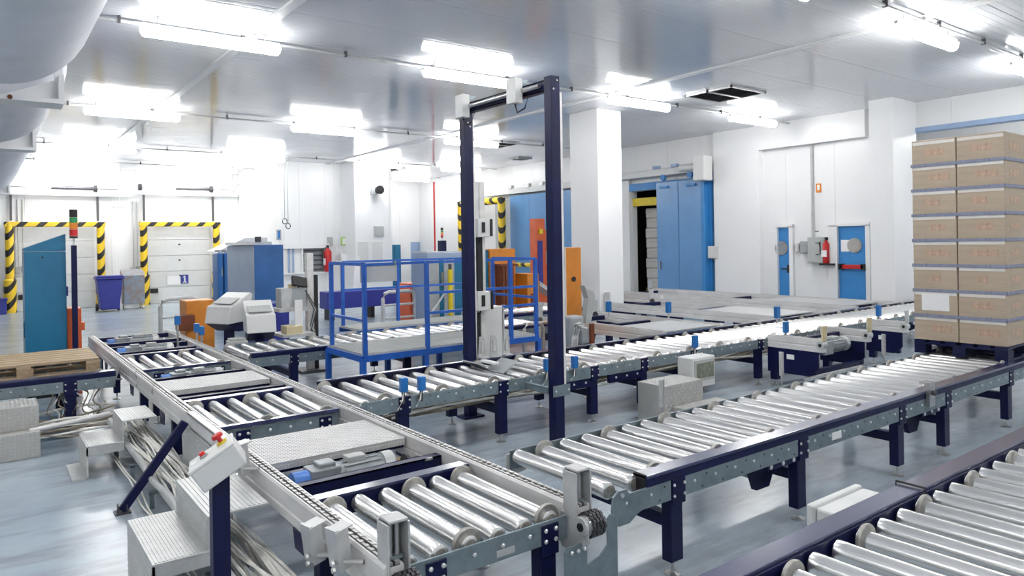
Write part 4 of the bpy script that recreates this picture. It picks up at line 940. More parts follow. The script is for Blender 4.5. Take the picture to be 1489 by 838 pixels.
for k in range(nl):
    z = zl0 + k * hl_; lay = ('bottom layer' if k == 0 else 'top layer' if k == nl - 1 else '%s layer from the bottom' % ORD[k])
    for i in range(2):
        for j in range(2):
            xa, xb = LX0 + i * (LX1 - LX0) / 2 + .004, LX0 + (i + 1) * (LX1 - LX0) / 2 - .004
            ya, yb = LY0 + j * (LY1 - LY0) / 2 + .004, LY0 + (j + 1) * (LY1 - LY0) / 2 - .004
            jx = random.uniform(-.006, .006)
            c = thing('carton', ((xa + xb) / 2, (ya + yb) / 2, z), 'brown carton on the blue pallet, %s, %s %s' % (lay, 'front' if i == 0 else 'rear', 'right' if j == 0 else 'left'), 'carton', 'cartons on the blue pallet')
            B(xa + jx, ya, z, xb + jx, yb, z + hl_ - .004).build('box', 'cardboard', c, bevel=.006)
            B(xa + jx - .0015, ya + .01, z + hl_ * .80, xa + jx, yb - .01, z + hl_ * .92).build('tape_strip', 'tape' if (k + j) % 2 else 'carton_white', c)
            B(xa + jx - .0025, ya + .06 + .05 * (k % 3), z + hl_ * .35, xa + jx, ya + .26 + .05 * (k % 2), z + hl_ * .62).build('printed_mark', 'print_red', c)
            if j == 0: B(xa + .12, ya - .002, z + hl_ * .35, xa + .38, ya, z + hl_ * .6).build('printed_mark', 'print_red', c)
            if i == 0 and j == 1 and k == 1: B(xa + jx - .004, ya + .08, z + .05, xa + jx, ya + .35, z + hl_ - .04).build('shipping_label', 'paper', c)
    # film band of the stretch wrap between layers
for k in range(1, nl):
    z = zl0 + k * hl_; s = thing('strap_band', (LX0, (LY0 + LY1) / 2, z - .02), 'blue grey wrapping band round the cartons, %s from the bottom' % ORD[k - 1], 'band', 'bands round the loaded pallet')
    g = .006
    MB().box(LX0 - g, LY0 - g, z - .022, LX0 - g + .004, LY1 + g, z + .012).build('front_band', 'band', s)
    MB().box(LX0 - g, LY0 - g, z - .022, LX1 + g, LY0 - g + .004, z + .012).build('side_band', 'band', s)
    MB().box(LX1 + g - .004, LY0 - g, z - .022, LX1 + g, LY1 + g, z + .012).build('rear_band', 'band', s)
    MB().box(LX0 - g, LY1 + g - .004, z - .022, LX1 + g, LY1 + g, z + .012).build('far_band', 'band', s)

# ================================================================== CHAIN TRANSFERS AT THE RIGHT
def alu_rail(t, x, y0, y1, zt=.575, w=.08, h=.15, name='rail'):
    r = MB().prism([(x + a, z) for a, z in ((-w / 2, zt - h), (-w / 2, zt - h * .62), (-w / 2 + .008, zt - h * .58), (-w / 2 + .008, zt - h * .5), (-w / 2, zt - h * .46), (-w / 2, zt), (w / 2, zt), (w / 2, zt - h * .46), (w / 2 - .008, zt - h * .5), (w / 2 - .008, zt - h * .58), (w / 2, zt - h * .62), (w / 2, zt - h))], 'y', y0, y1).build(name, 'alu', t)
    B(x - .018, y0 + .02, zt, x + .018, y1 - .02, zt + .007).build('chain', 'chain', r)
    return r
def back_transfer(xa, xb, y0, y1, label, plate=None):
    t = thing('chain_transfer', ((xa + xb) / 2, (y0 + y1) / 2, FL), label, 'conveyor')
    for x in (xa, xb):
        alu_rail(t, x, y0, y1)
        for y in (y0 + .5, (y0 + y1) / 2 + .2, y1 - .4):
            leg(t, x, y, .425, .09, .09)
            MB().prism([(y - .25, .425), (y + .30, .425), (y + .22, .22), (y - .17, .22)], 'x', x - .05, x - .042).build('leg_plate', 'navy', t)
        B(x - .06, y1 - .02, .42, x + .06, y1 + .01, .78).build('pallet_stop', 'galv_light', t, bevel=.004)
        MB().cyl((x - .06, y1 - .08, .52), (x + .06, y1 - .08, .52), .06, 14).build('sprocket', 'dark_steel', t, smooth=True)
    for y in (y0 + .35, (y0 + y1) / 2, y1 - .3): B(xa + .042, y, .46, xb - .042, y + .07, .53).build('cross_member', 'navy', t)
    if plate: B(xa + .05, plate[0], .54, xb - .05, plate[1], .56).build('cover_plate', 'galv_light', t)
    return t
tA = back_transfer(7.28, 8.5, 6.36, 9.0, 'chain transfer behind the portal conveyor, nearest the white pillar', (6.42, 7.3))
tB = back_transfer(9.9, 11.15, 6.36, 10.1, 'chain transfer behind the portal conveyor, in the middle of the row', (6.5, 8.0))
tC = back_transfer(12.3, 13.55, 6.36, 12.3, 'chain transfer behind the portal conveyor, nearest the blue doors', (6.6, 8.4))
tD = back_transfer(11.6, 11.95, 10.5, 16.5, 'narrow chain rail leading to the half open sliding door')
def extra_sensor(u, v, z, label, mt='sensor_blue'):
    q = PZ(u, v, z); t = thing('photo_sensor', (q.x, q.y, .57), label, 'sensor')
    B(q.x - .012, q.y - .01, .57, q.x + .012, q.y + .01, z).build('bracket', 'galv_light', t); B(q.x - .04, q.y - .03, z - .02, q.x + .04, q.y + .03, z + .15).build('body', mt, t, bevel=.006)
extra_sensor(885, 452, .68, 'blue sensor on a bracket at the foot of the white pillar'); extra_sensor(972, 453, .68, 'blue sensor on the chain transfer right of the white pillar'); extra_sensor(1130, 461, .66, 'blue sensor behind the portal conveyor near the right wall')
# ends of a second set that stick out in front of the portal conveyor
def front_stub(x, y0, y1, label, box=True):
    t = thing('chain_end', (x, (y0 + y1) / 2, FL), label, 'chain conveyor end')
    alu_rail(t, x, y0, y1, .575, .085, .15)
    MB().lathe((x - .05, y0 + .03, .51), (1, 0, 0), [(0, .05), (.1, .05)], 16).build('end_roller', 'galv_light', t, smooth=True); MB().cyl((x - .052, y0 + .03, .51), (x + .052, y0 + .03, .51), .022, 12).build('bore', 'black', t)
    MB().prism([(y0 + .05, .425), (y1, .425), (y1, .12), (y0 + .16, .12), (y0 + .05, .22)], 'x', x - .05, x - .03).build('side_plate', 'navy', t)
    B(x - .03, y0 + .1, .12, x + .03, y1, .425).build('frame', 'navy', t); leg(t, x, y1 - .12, .2, .09, .09)
    B(x - .053, (y0 + y1) / 2, .30, x - .050, (y0 + y1) / 2 + .1, .36).build('rating_label', 'paper', t)
    B(x - .045, y0 - .01, .56, x + .045, y0 + .015, .74).build('pallet_stop', 'cream' if box else 'galv_light', t, bevel=.003)
front_stub(8.02, 4.55, 5.28, 'chain conveyor end with navy side plate in front of the portal conveyor, leftmost'); front_stub(9.24, 4.62, 5.28, 'chain conveyor end in front of the portal conveyor, middle of three'); front_stub(10.5, 4.72, 5.28, 'chain conveyor end in front of the portal conveyor, nearest the loaded pallet', False)
cm = thing('cross_frame', (8.6, 4.8, FL), 'navy cross frame joining the two left chain conveyor ends', 'frame')
B(8.07, 4.72, .10, 9.19, 4.78, .18).build('lower_bar', 'navy', cm); B(8.07, 5.0, .46, 9.19, 5.06, .53).build('upper_bar', 'navy', cm); MB().cyl((7.7, 4.62, .14), (9.0, 4.62, .14), .018, 8).build('steel_rod', 'steel', cm)
gear_motor(8.75, 4.88, .40, 'grey geared motor between the chain conveyor ends at the right', 1.5)
for u, v, w_ in ((962, 592, 'nearest'), (1136, 546, 'second nearest'), (1285, 515, 'nearest the loaded pallet')):
    q = PY(u, v, YB1 + .03); t = thing('reflector_bracket', (q.x, YB1 + .03, .5), 'white reflector bracket on the back rail of the loaded conveyor, %s' % w_, 'bracket')
    MB().obox((q.x, YB1 + .03, q.z + .10), (.05, .012, .2), (0, 0, 8)).obox((q.x + .022, YB1 + .04, q.z + .10), (.006, .04, .2), (0, 0, 8)).build('plate', 'galv_light', t); MB().tube([(q.x, YB1 + .03, q.z), (q.x + .02, YB1 + .03, .45), (q.x + .06, YB1 - .02, .46)], .008, 6).build('rod', 'steel', t)

# ================================================================== DISPLAY BOX AND STEP BETWEEN THE CONVEYORS
sb = thing('tread_step', (5.7, 4.9, FL), 'diamond plate box step beside the white display box', 'step')
B(5.41, 4.74, FL, 6.0, 5.10, .345).build('box', 'tread', sb, bevel=.006); B(5.52, 4.46, FL, 6.2, 4.735, .13).build('lower_step', 'tread', sb, bevel=.006)
studs(sb, (5.42, 4.74, FL + .01), (.57, 0, 0), (0, 0, .39), 16, 11, 'galv_light', .04, .003); studs(sb, (5.42, 4.75, .345), (.57, 0, 0), (0, .34, 0), 16, 10, 'galv_light', .04, .003); studs(sb, (5.53, 4.47, .13), (.66, 0, 0), (0, .26, 0), 18, 7, 'galv_light', .04, .003)
dx = 6.05; dyn, dyf = PX(1007, 540, dx).y, PX(985, 540, dx).y; dx1 = PY(1040, 540, dyn).x; dz1, dz0 = PX(1007, 522, dx).z, PX(1007, 566, dx).z
ds = thing('display_box', (dx, dyn, dz0), 'white control box with dark display window on a short post', 'control box')
B(dx, dyn, dz0, dx1, dyf, dz1).build('housing', 'white_box', ds, bevel=.012); B(dx + .06, dyn - .012, dz0 + .10, dx1 - .04, dyn, dz0 + .26).build('display', 'lcd', ds); B(dx + .03, dyn - .008, dz0 + .07, dx1 - .02, dyn, dz0 + .29).build('display_frame', 'grey_box', ds)
B((dx + dx1) / 2 - .03, dyn + .06, FL, (dx + dx1) / 2 + .04, dyn + .14, dz0).build('post', 'blue', ds); B(dx + .05, dyn + .05, FL, dx + .12, dyn + .12, dz0).build('conduit', 'galv_light', ds)

# ================================================================== TALL BLUE PORTAL
PT = thing('portal_frame', (4.22, 5.6, FL), 'tall navy portal frame straddling the conveyor, with sensor boxes on top', 'portal')
yN, yF_ = 4.94, 6.36; zP = 3.27
B(4.13, yN - .05, FL + .02, 4.235, yN + .05, zP + .02).build('post', 'navy', PT, bevel=.004); B(4.235, yN - .045, .50, 4.262, yN + .045, zP - .12).build('light_curtain', 'alu', PT)
B(4.13, yF_ - .05, FL + .02, 4.235, yF_ + .05, zP + .0).build('post', 'navy', PT, bevel=.004); B(4.235, yF_ - .03, .50, 4.262, yF_ + .03, zP - .16).build('light_curtain', 'alu', PT)
for y in (yN, yF_): B(4.06, y - .09, FL, 4.30, y + .09, FL + .02).build('base_plate', 'navy', PT)
MB().box(4.15, yN + .05, zP - .10, 4.16, yF_ - .05, zP + .0).box(4.15, yN + .05, zP - .10, 4.23, yF_ - .05, zP - .09).box(4.15, yN + .05, zP - .01, 4.23, yF_ - .05, zP + .0).build('top_beam', 'navy', PT)
MB().cyl((4.12, yN + .1, zP - .05), (4.12, yF_ - .1, zP - .05), .022, 10).build('cross_tube', 'steel', PT, smooth=True)
for y in (yN + .42, yF_ - .1):
    B(4.03, y - .07, zP - .17, 4.12, y + .07, zP + .07).build('sensor_box', 'white_box', PT, bevel=.006); MB().prism([(4.12, zP + .07), (4.24, zP + .07), (4.12, zP + .0)], 'y', y - .02, y + .02).build('sensor_bracket', 'galv', PT)
    MB().tube([(4.08, y, zP - .17), (4.07, y - .05, zP - .26), (4.12, y - .1, zP - .22), (4.15, y - .12, zP - .1)], .008, 6).build('sensor_cable', 'black', PT)
B(4.10, yN - .056, .40, 4.30, yN - .050, .50).build('clamp_plate', 'galv', PT); B(4.12, yN + .05, .41, 4.16, 5.33, .47).build('clamp_bar', 'galv', PT)
bolts_y(PT, [(4.13 + .03 * i, yN - .056, .45) for i in (0, 5)] + [(4.16, yN - .05, zP - .1), (4.2, yN - .05, zP - .02), (4.17, yF_ - .05, zP - .2), (4.2, yF_ - .05, zP - .24)], .010)
# scanner mast beside the far post
YM = 6.62; x0, x1, z0, z1 = bY(690, 265, 706, 520, YM)
sm = thing('scanner_mast', (x0, YM, FL), 'aluminium mast with two white scanner boxes beside the far portal post', 'mast')
B(x0, YM, FL, (x0 + x1) / 2 - .004, YM + .06, z1).build('profile', 'alu', sm); B((x0 + x1) / 2 + .004, YM, FL, x1, YM + .06, z1).build('profile', 'alu', sm)
for (a, b_, c_, d_) in ((695, 318, 713, 345), (695, 424, 714, 452)):
    q = bY(a, b_, c_, d_, YM - .14); B(q[0], YM - .14, q[2], q[1], YM - .01, q[3]).build('scanner', 'white_box', sm, bevel=.01); B(q[0] + .05, YM - .15, q[2] + .05, q[0] + .09, YM - .14, q[3] - .04).build('scan_window', 'black', sm); B(q[1], YM - .15, q[2] + .01, q[1] + .025, YM + .0, q[3] - .005).build('shroud', 'black', sm)
    MB().tube([(q[0] + .1, YM - .05, q[2]), (q[0] + .04, YM - .06, q[2] - .12), (x0 + .02, YM - .02, q[2] - .2)], .01, 6).build('cable', 'black', sm)
q = bY(695, 345, 702, 424, YM - .05); B(q[0], YM - .05, q[2], q[1], YM - .005, q[3]).build('cable_duct', 'black', sm)
q = bY(693, 455, 699, 515, YM - .05); B(q[0], YM - .05, q[2], q[1], YM - .005, q[3]).build('cable_duct', 'black', sm)
q = bY(703, 446, 731, 512, YM + .2); wp = thing('white_cabinet', (q[0], YM + .2, FL), 'low white cabinet behind the scanner mast', 'cabinet')
B(q[0], YM + .2, FL + .05, q[1], YM + .5, q[3]).build('body', 'white_box', wp, bevel=.01); B(q[1] + .003, YM + .19, FL + .05, q[1] + .02, YM + .5, q[3] - .02).build('side_panel', 'galv_light', wp); B(q[0] + .02, YM + .22, FL, q[1] - .02, YM + .48, FL + .05).build('plinth', 'black', wp)
for k, u in enumerate((692, 709, 727)):
    q = PY(u, 512, 6.42); t = thing('guide_bracket', (q.x, 6.3, .5), 'grey upright guide bracket on the far rail by the portal, %s from left' % ORD[k], 'bracket', 'guide brackets by the portal')
    MB().prism([(q.x - .05, .565), (q.x + .05, .565), (q.x + .04, .76), (q.x + .01, .79), (q.x - .03, .79)], 'y', 6.30, 6.312).box(q.x - .05, 6.24, .562, q.x + .05, 6.312, .572).build('plate', 'galv_light', t); B(q.x - .015, 6.288, .62, q.x + .015, 6.30, .74).build('slot_pin', 'bolt', t)

# ================================================================== BLUE RAILED PLATFORM
BP = thing('railed_platform', (4.6, 8.2, FL), 'bright blue railed access platform with grey grating round the conveyor', 'platform')
xa, xb, ya, yb = 3.46, 6.0, 7.45, 8.44
def grating(x0, x1, y0, y1, z):
    b = B(x0, y0, z - .03, x1, y1, z - .012).build('deck', 'panel_grey', BP); g = MB()
    for k in arange(y0, y1 - .01, .045): g.box(x0, k, z - .012, x1, k + .012, z)
    for k in arange(x0, x1 - .01, .09): g.box(k, y0, z - .012, k + .01, y1, z - .002)
    g.build('grating_bars', 'grey_box', b, kind='stuff')
grating(xa, xb, ya, yb, .56); grating(xa + .95, xb + .9, 9.64, 10.3, .56)
for (p, q_) in (((xa, ya, .50), (xb, ya, .50)), ((xa, yb, .50), (xb, yb, .50)), ((xa, ya, .50), (xa, yb, .50)), ((xb, ya, .50), (xb, yb, .50)), ((xa, ya, .06), (xa, yb, .06)), ((xa, ya, .20), (xb, ya, .20)), ((xa + .95, 9.66, .5), (xb + .9, 9.66, .5)), ((xa + .95, 10.3, .5), (xb + .9, 10.3, .5))):
    MB().bar(p, q_, .05, .07).build('frame_beam', 'blue', BP)
for x in (xa, 4.27, 5.05, xb):
    for y in (ya, yb): MB().bar((x, y, FL), (x, y, .5), .06, .06).build('leg', 'blue', BP)
def rail(p, q_, w=.032): MB().bar(p, q_, w, w).build('rail', 'blue', BP)
def post(x, y, z0=.5, z1=1.57): MB().bar((x, y, z0), (x, y, z1), .045, .045).build('rail_post', 'blue', BP)
ZT = 1.57
post(xa + .03, ya); post(xa + .03, yb - .05); rail((xa + .03, ya, ZT), (xa + .03, yb - .05, ZT), .04); rail((xa + .03, ya, .93), (xa + .03, yb - .05, .93))
post(4.30, ya); post(5.55, ya); post(xb - .03, ya)
for z in (ZT, 1.20, .96): rail((4.30, ya, z), (xb - .03, ya, z))
post(xb - .03, yb); rail((xb - .03, ya, ZT), (xb - .03, yb, ZT)); rail((xb - .03, ya, 1.05), (xb - .03, yb, 1.05))
for x in (xa + 1.0, 5.4, 6.7): post(x, 10.28, .5, 1.53)
for z in (1.53, 1.10): rail((xa + 1.0, 10.28, z), (6.7, 10.28, z))
q = bY(524, 382, 577, 410, ya + .05); sg = thing('blank_sign', (q[0], ya + .05, q[2]), 'plain grey board hung on the platform railing', 'board')
B(q[0], ya + .05, q[2], q[1], ya + .062, q[3]).build('board', 'panel_grey', sg)
for x in (q[0] + .02, q[1] - .04): B(x, ya + .03, q[3] - .03, x + .02, ya + .05, q[3] + .02).build('clip', 'galv', sg)
rail((xa + .03, ya + .055, ZT - .01), (4.30, ya + .055, ZT + .0), .03)
q = PZ(575, 545, FL); ls = thing('tread_step', (4.5, 7.0, FL), 'low grey tread step in front of the blue platform', 'step')
B(4.0, 6.75, .06, 4.75, 7.1, .10).build('tread', 'tread', ls, bevel=.004); B(4.0, 6.75, FL, 4.75, 6.77, .06).build('riser', 'tread', ls); B(4.0, 6.77, FL, 4.02, 7.1, .06).build('side', 'galv', ls); B(4.73, 6.77, FL, 4.75, 7.1, .06).build('side', 'galv', ls)

# ================================================================== LEFT GROUP: CABINETS, STACK LIGHT, CONSOLES
def cab(name, u0, v0, u1, v1, Y, d, mt, label, cat, zb=FL, bev=.01):
    x0, x1, z0, z1 = bY(u0, v0, u1, v1, Y); z0 = zb if zb is not None else z0
    t = thing(name, ((x0 + x1) / 2, Y + d / 2, z0), label, cat); B(x0, Y, z0, x1, Y + d, z1).build('body', mt, t, bevel=bev)
    return t, x0, x1, z0, z1
def stack_light(t, x, y, z, s=1.0):
    zz = z
    MB().cyl((x, y, zz), (x, y, zz + .09 * s), .012 * s, 8).build('stem', 'galv_light', t); zz += .09 * s
    for mt, h in (('black', .03), ('red', .085), ('amber', .08), ('green', .07), ('black', .10)):
        MB().cyl((x, y, zz), (x, y, zz + h * s - .004), .045 * s, 14).build('lens_' + {'black': 'cap', 'red': 'red', 'amber': 'amber', 'green': 'green'}[mt], mt, t, smooth=True); zz += h * s
YC = 10.6
x0, x1, z0, z1 = bY(36, 366, 97, 516, YC); zt0 = PY(36, 364, YC).z; zt1 = PY(97, 340, YC).z
tc = thing('control_cabinet', (x0, YC, FL), 'tall teal control cabinet with slanted top behind the empty pallet', 'cabinet')
B(x0, YC, FL + .08, x1, YC + .5, z1).build('body', 'teal', tc, bevel=.008); B(x0 + .02, YC + .03, FL, x1 - .02, YC + .48, FL + .08).build('plinth', 'black', tc)
MB().prism([(x0, z1 + .004), (x1, z1 + .004), (x1, zt1), (x0, zt0 + .02)], 'y', YC + .0, YC + .5).build('slanted_top', 'teal', tc, bevel=.006)
B(x0 - .012, YC + .1, .7, x0, YC + .14, .9).build('hinge', 'teal', tc); B(x1, YC + .02, 1.2, x1 + .02, YC + .08, 1.32).build('handle', 'purple', tc); MB().cyl((x0 + .19, YC - .008, z1 - .07), (x0 + .19, YC, z1 - .07), .012, 10).build('lock', 'black', tc)
q = bY(97, 449, 103, 510, YC + .05); t = thing('orange_cover', (q[0], YC + .05, FL), 'narrow orange machine cover behind the stack light post', 'machine cover')
B(q[0] + .004, YC + .06, FL, PY(119, 480, YC + .05).x, YC + .4, q[3]).build('body', 'red_orange', t, bevel=.008); B(PY(119, 480, YC).x - .06, YC + .05, .75, PY(119, 480, YC).x + .04, YC + .2, .85).build('bracket', 'red_orange', t)
q = bY(105, 357, 113, 510, YC - .15); sp = thing('signal_post', (q[0], YC - .15, FL), 'navy post with red amber and green stack light beside the teal cabinet', 'signal light')
B(q[0], YC - .15, FL, q[1], YC - .07, q[3]).build('post', 'navy', sp, bevel=.004); stack_light(sp, (q[0] + q[1]) / 2, YC - .11, q[3], 1.0)
# railing at the left back
def hoop_rail(x0, x1, y, h, label, n=3, zb=FL):
    t = thing('guard_rail', ((x0 + x1) / 2, y, FL), label, 'guard rail'); r = .035; pts = [(x0, y, zb)] + [(x0, y, h - .12), (x0 + .04, y, h - .03), (x0 + .12, y, h)] + [(x1 - .12, y, h), (x1 - .04, y, h - .03), (x1, y, h - .12), (x1, y, zb)]
    MB().tube(pts, r, 10).build('hoop', 'galv_light', t, smooth=True)
    for k in range(n - 1): z = zb + (h - zb) * (k + 1) / n; MB().cyl((x0, y, z), (x1, y, z), .022, 8).build('cross_tube', 'galv_light', t, smooth=True)
    for x in (x0, x1): B(x - .07, y - .07, zb, x + .07, y + .07, zb + .012).build('foot_plate', 'galv', t)
q0, q1 = PY(233, 440, 13.5), PY(290, 440, 13.5); hoop_rail(q0.x, q1.x, 13.5, q0.z + .05, 'grey tubular guard rail behind the orange cabinet at the left')
t, x0, x1, z0, z1 = cab('orange_cabinet', 271, 437, 312, 507, 12.0, .45, 'orange', 'small orange cabinet beside the far end of the chain transfer', 'cabinet')
MB().cyl((x0 + .22, 11.99, z0 + .47), (x0 + .22, 12.0, z0 + .47), .02, 12).build('lock', 'black', t); B(x0 - .14, 11.86, .5, x0 + .1, 12.1, .74).build('side_bracket', 'brown', t, bevel=.01)
for k, (u, v) in enumerate(((286, 477), (293, 481), (258, 466))):
    q = PY(u, v, 10.3); t2 = thing('photo_sensor', (q.x, 10.3, .55), 'blue sensor head before the small orange cabinet, %s' % ('left of the pair', 'right of the pair', 'apart at the left')[k], 'sensor')
    B(q.x - .035, 10.28, q.z - .06, q.x + .035, 10.33, q.z + .06).build('body', 'sensor_blue', t2, bevel=.006); B(q.x - .012, 10.29, .40, q.x + .012, 10.31, q.z - .06).build('bracket', 'steel', t2)
def console(name, c, w, d, h, rz, label, tilt=24):
    t = thing(name, (c[0], c[1], FL), label, 'control console'); q = Euler((0, 0, R(rz))).to_matrix(); c = Vector(c)
    def tr(b): b.v = [c + q @ v for v in b.v]; return b
    tr(MB().prism([(-d / 2, 0), (-d / 2 + .05, .20 + h * .1), (-d / 2 + .12, .26), (d / 2 - .05, .42), (d / 2, .40), (d / 2 - .1, .02)], 'x', -w / 2, w / 2)).build('console_box', 'white_box', t, bevel=.01)
    tr(MB().prism([(-d / 2 + .01, -.004), (d / 2 - .1, .012), (d / 2 - .16, -.12), (-d / 2 + .2, -.12)], 'x', -w / 2 + .02, w / 2 - .02)).build('lower_tray', 'navy', t)
    n = MB().box(-.06, -.04, FL - c.z, .06, .04, -.1); tr(n).build('post', 'navy', t); n = MB().box(-.12, -.12, FL - c.z, .12, .12, FL - c.z + .015); tr(n).build('base_plate', 'navy', t)
    tr(MB().obox((0, -.05, .315), (w * .8, .18, .006), (24, 0, 0))).build('face_plate', 'grey_box', t)
q = PY(377, 482, 9.95); console('control_console', (q.x, 9.95, q.z), .38, .44, .4, -8, 'white sloping control console on navy post, right of the pair')
q = PY(333, 469, 10.6); console('control_console', (q.x, 10.6, q.z), .46, .46, .4, -62, 'white sloping control console on navy post, left of the pair')
t, x0, x1, z0, z1 = cab('purple_crate', 374, 442, 421, 505, 11.6, .5, 'purple', 'violet blue storage crate behind the control consoles', 'crate'); B(x0 - .02, 11.57, z1 - .06, x1 + .02, 12.12, z1 + .01).build('lid', 'purple', t, bevel=.01)
q = PZ(345, 507, .53); t = thing('concrete_weight', (q.x, 9.75, FL), 'pale grey block beside the console post', 'block')
B(q.x + .08, 9.75, FL, q.x + .32, 9.95, .54).build('body', 'grey_box', t, bevel=.015); B(q.x + .10, 9.77, .54, q.x + .30, 9.93, .57).build('top_plate', 'grey_box', t, bevel=.01)
# big blue cabinet and lockers
t, x0, x1, z0, z1 = cab('blue_cabinet', 371, 356, 413, 470, 14.2, 1.9, 'cab_blue', 'big blue machine cabinet with steel flank before the inner room', 'cabinet')
B(x0 - .012, 14.22, FL, x0 - .001, 16.08, z1 - .02).build('flank', 'steel_blue', t); B(x0 - .1, 14.3, z1, x1 - .2, 15.9, z1 + .06).build('roof_plate', 'white_box', t); MB().cyl((x0 + .1, 14.3, z1 + .06), (x0 + .1, 14.3, z1 + .16), .06, 12).build('roof_valve', 'dark_steel', t)
for k in range(3):
    u = 317 + k * 9.5; q = bY(u, 367, u + 9, 445, 17.4); t = thing('locker', ((q[0] + q[1]) / 2, 17.4, FL), 'tall blue steel locker, %s of three left of the big cabinet' % ('leftmost', 'middle', 'rightmost')[k], 'locker', 'three blue lockers')
    B(q[0], 17.4, FL + .1, q[1] - .01, 17.9, q[3]).build('body', 'cab_blue', t, bevel=.04); B(q[0] + .02, 17.42, FL, q[1] - .03, 17.88, FL + .1).build('plinth', 'black', t); B(q[0] + .05, 17.44, q[3], q[1] - .06, 17.86, q[3] + .05).build('top_vent', 'grey', t); B(q[1] - .06, 17.385, 1.1, q[1] - .035, 17.4, 1.3).build('handle', 'steel', t)
q = PY(355, 352, 17.6); t = thing('sloping_duct', (q.x, 17.6, q.z), 'white sloping sheet metal hood behind the big blue cabinet', 'hood')
a_, b_ = PY(316, 366, 19.5), PY(356, 346, 19.5); MB().prism([(a_.x, a_.z), (b_.x, b_.z), (b_.x + .6, b_.z), (b_.x + .6, FL), (b_.x + .2, FL), (b_.x + .2, b_.z - .25), (a_.x + .25, a_.z - .02)], 'y', 19.5, 20.6).build('hood', 'white', t)
# label applicator
YP = 10.15; q = bY(447, 368, 462, 490, YP)
la = thing('label_applicator', (q[0], YP, FL), 'label applicator with aluminium mast, grey head and black touch screen', 'machine')
B(q[0], YP, FL, q[0] + (q[1] - q[0]) * .62, YP + .1, q[3]).build('mast', 'alu', la); B(q[0] + (q[1] - q[0]) * .64, YP - .01, FL, q[1], YP + .1, PY(458, 400, YP).z).build('cable_duct', 'black', la)
B(q[0] - .15, YP - .15, FL, q[1] + .12, YP + .25, FL + .04).build('base', 'dark_steel', la)
h = bY(408, 419, 446, 450, YP - .1); B(h[0], YP - .1, h[2], h[1], YP + .12, h[3]).build('head', 'grey', la, bevel=.012); B(h[0] + .01, YP - .115, h[2] + .02, h[0] + .16, YP - .1, h[3] - .01).build('head_cover', 'galv_light', la, bevel=.006)
h2 = bY(405, 448, 447, 453, YP - .15); B(h2[0], YP - .2, h2[2], h2[1], YP + .15, h2[3]).build('shelf', 'galv_light', la)
h3 = bY(429, 436, 440, 476, YP - .22); B(h3[0], YP - .22, h3[2], h3[1], YP - .205, h3[3]).build('label_strip', 'paper', la)
h4 = bY(409, 485, 455, 489, YP - .2); B(h4[0], YP - .3, h4[2], h4[1], YP + .2, h4[3]).build('lower_shelf', 'galv_light', la); h5 = bY(416, 474, 440, 486, YP - .22); B(h5[0], YP - .24, h5[2], h5[1], YP + .0, h5[3]).build('roll_box', 'cream', la, bevel=.006)
sc = PY(436, 410, YP - .1); MB().obox((sc.x, YP - .08, sc.z), (.24, .05, .15), (-25, 12, 10)).build('touch_screen', 'black', la, bevel=.01); MB().bar((sc.x, YP, sc.z - .12), (sc.x + .02, YP - .03, sc.z), .03, .03).build('screen_arm', 'dark_steel', la); h6 = bY(420, 413, 428, 419, YP); B(h6[0], YP - .05, h6[2], h6[1], YP + .05, h6[3]).build('cap', 'cream', la)
for k in range(4): MB().tube([(h[1] - .02, YP - .05 - .02 * k, h[3] - .04), (h[1] + .08 + .02 * k, YP - .12, h[2] - .02), (h[1] + .05, YP - .1, h[2] - .2 - .05 * k), (q[0] + .1, YP - .02, h[2] - .35 - .1 * k)], .008, 6).build('hose', 'dark_steel' if k % 2 else 'grey_box', la)

# ================================================================== MIDDLE AND RIGHT BACK: MACHINES SEEN THROUGH THE PLATFORM AND PORTAL
t, x0, x1, z0, z1 = cab('purple_bench', 476, 422, 600, 446, 16.5, .5, 'purple', 'long low violet blue bench before the back rooms', 'bench', None)
for x in (x0 + .1, (x0 + x1) / 2, x1 - .2): B(x, 16.55, FL, x + .1, 16.95, z0).build('leg', 'black', t)
MB().prism([(x0 + .75, z1), (x0 + 1.05, z1), (x0 + .95, z1 + .85), (x0 + .85, z1 + .85)], 'y', 16.7, 16.74).build('back_panel', 'white', t)
q0, q1 = PY(557, 450, 11.9), PY(604, 450, 11.9); hoop_rail(q0.x, q1.x, 11.9, PY(580, 424, 11.9).z, 'tubular grey gate behind the platform railing', 4, FL)
t, x0, x1, z0, z1 = cab('orange_box', 597, 412, 620, 468, 12.0, .5, 'red_orange', 'low orange cabinet left of the steel cabinets', 'cabinet'); B(x0 + .03, 11.985, FL + .15, x1 - .03, 12.0, z1 - .1).build('door', 'red_orange', t, bevel=.004); B(x1 - .08, 11.97, .5, x1 - .05, 11.985, .6).build('handle', 'black', t)
t, x0, x1, z0, z1 = cab('steel_cabinet', 622, 367, 675, 470, 11.4, .6, 'steel_blue', 'steel and teal switch cabinet behind the platform', 'cabinet')
w_ = x1 - x0
for a, b_, mt in ((0, .3, 'grey'), (.31, .42, 'teal'), (.43, .72, 'grey'), (.73, 1, 'teal')): B(x0 + w_ * a, 11.385, FL + .05, x0 + w_ * b_, 11.4, z1 - .12).build('door', mt, t, bevel=.004)
B(x0 + w_ * .34, 11.36, 1.0, x0 + w_ * .39, 11.385, 1.25).build('handle', 'steel', t)
B(x0, 11.42, z1, x1, 11.98, z1 + .02).build('top_plate', 'galv_light', t)
q = PY(643, 362, 11.7); s2 = thing('signal_post', (q.x, 11.7, z1 + .02), 'small stack light on the steel cabinet before the far corner', 'signal light'); B(q.x - .06, 11.64, z1 + .02, q.x + .06, 11.76, z1 + .22).build('base', 'navy', s2); stack_light(s2, q.x, 11.7, z1 + .22, .55)
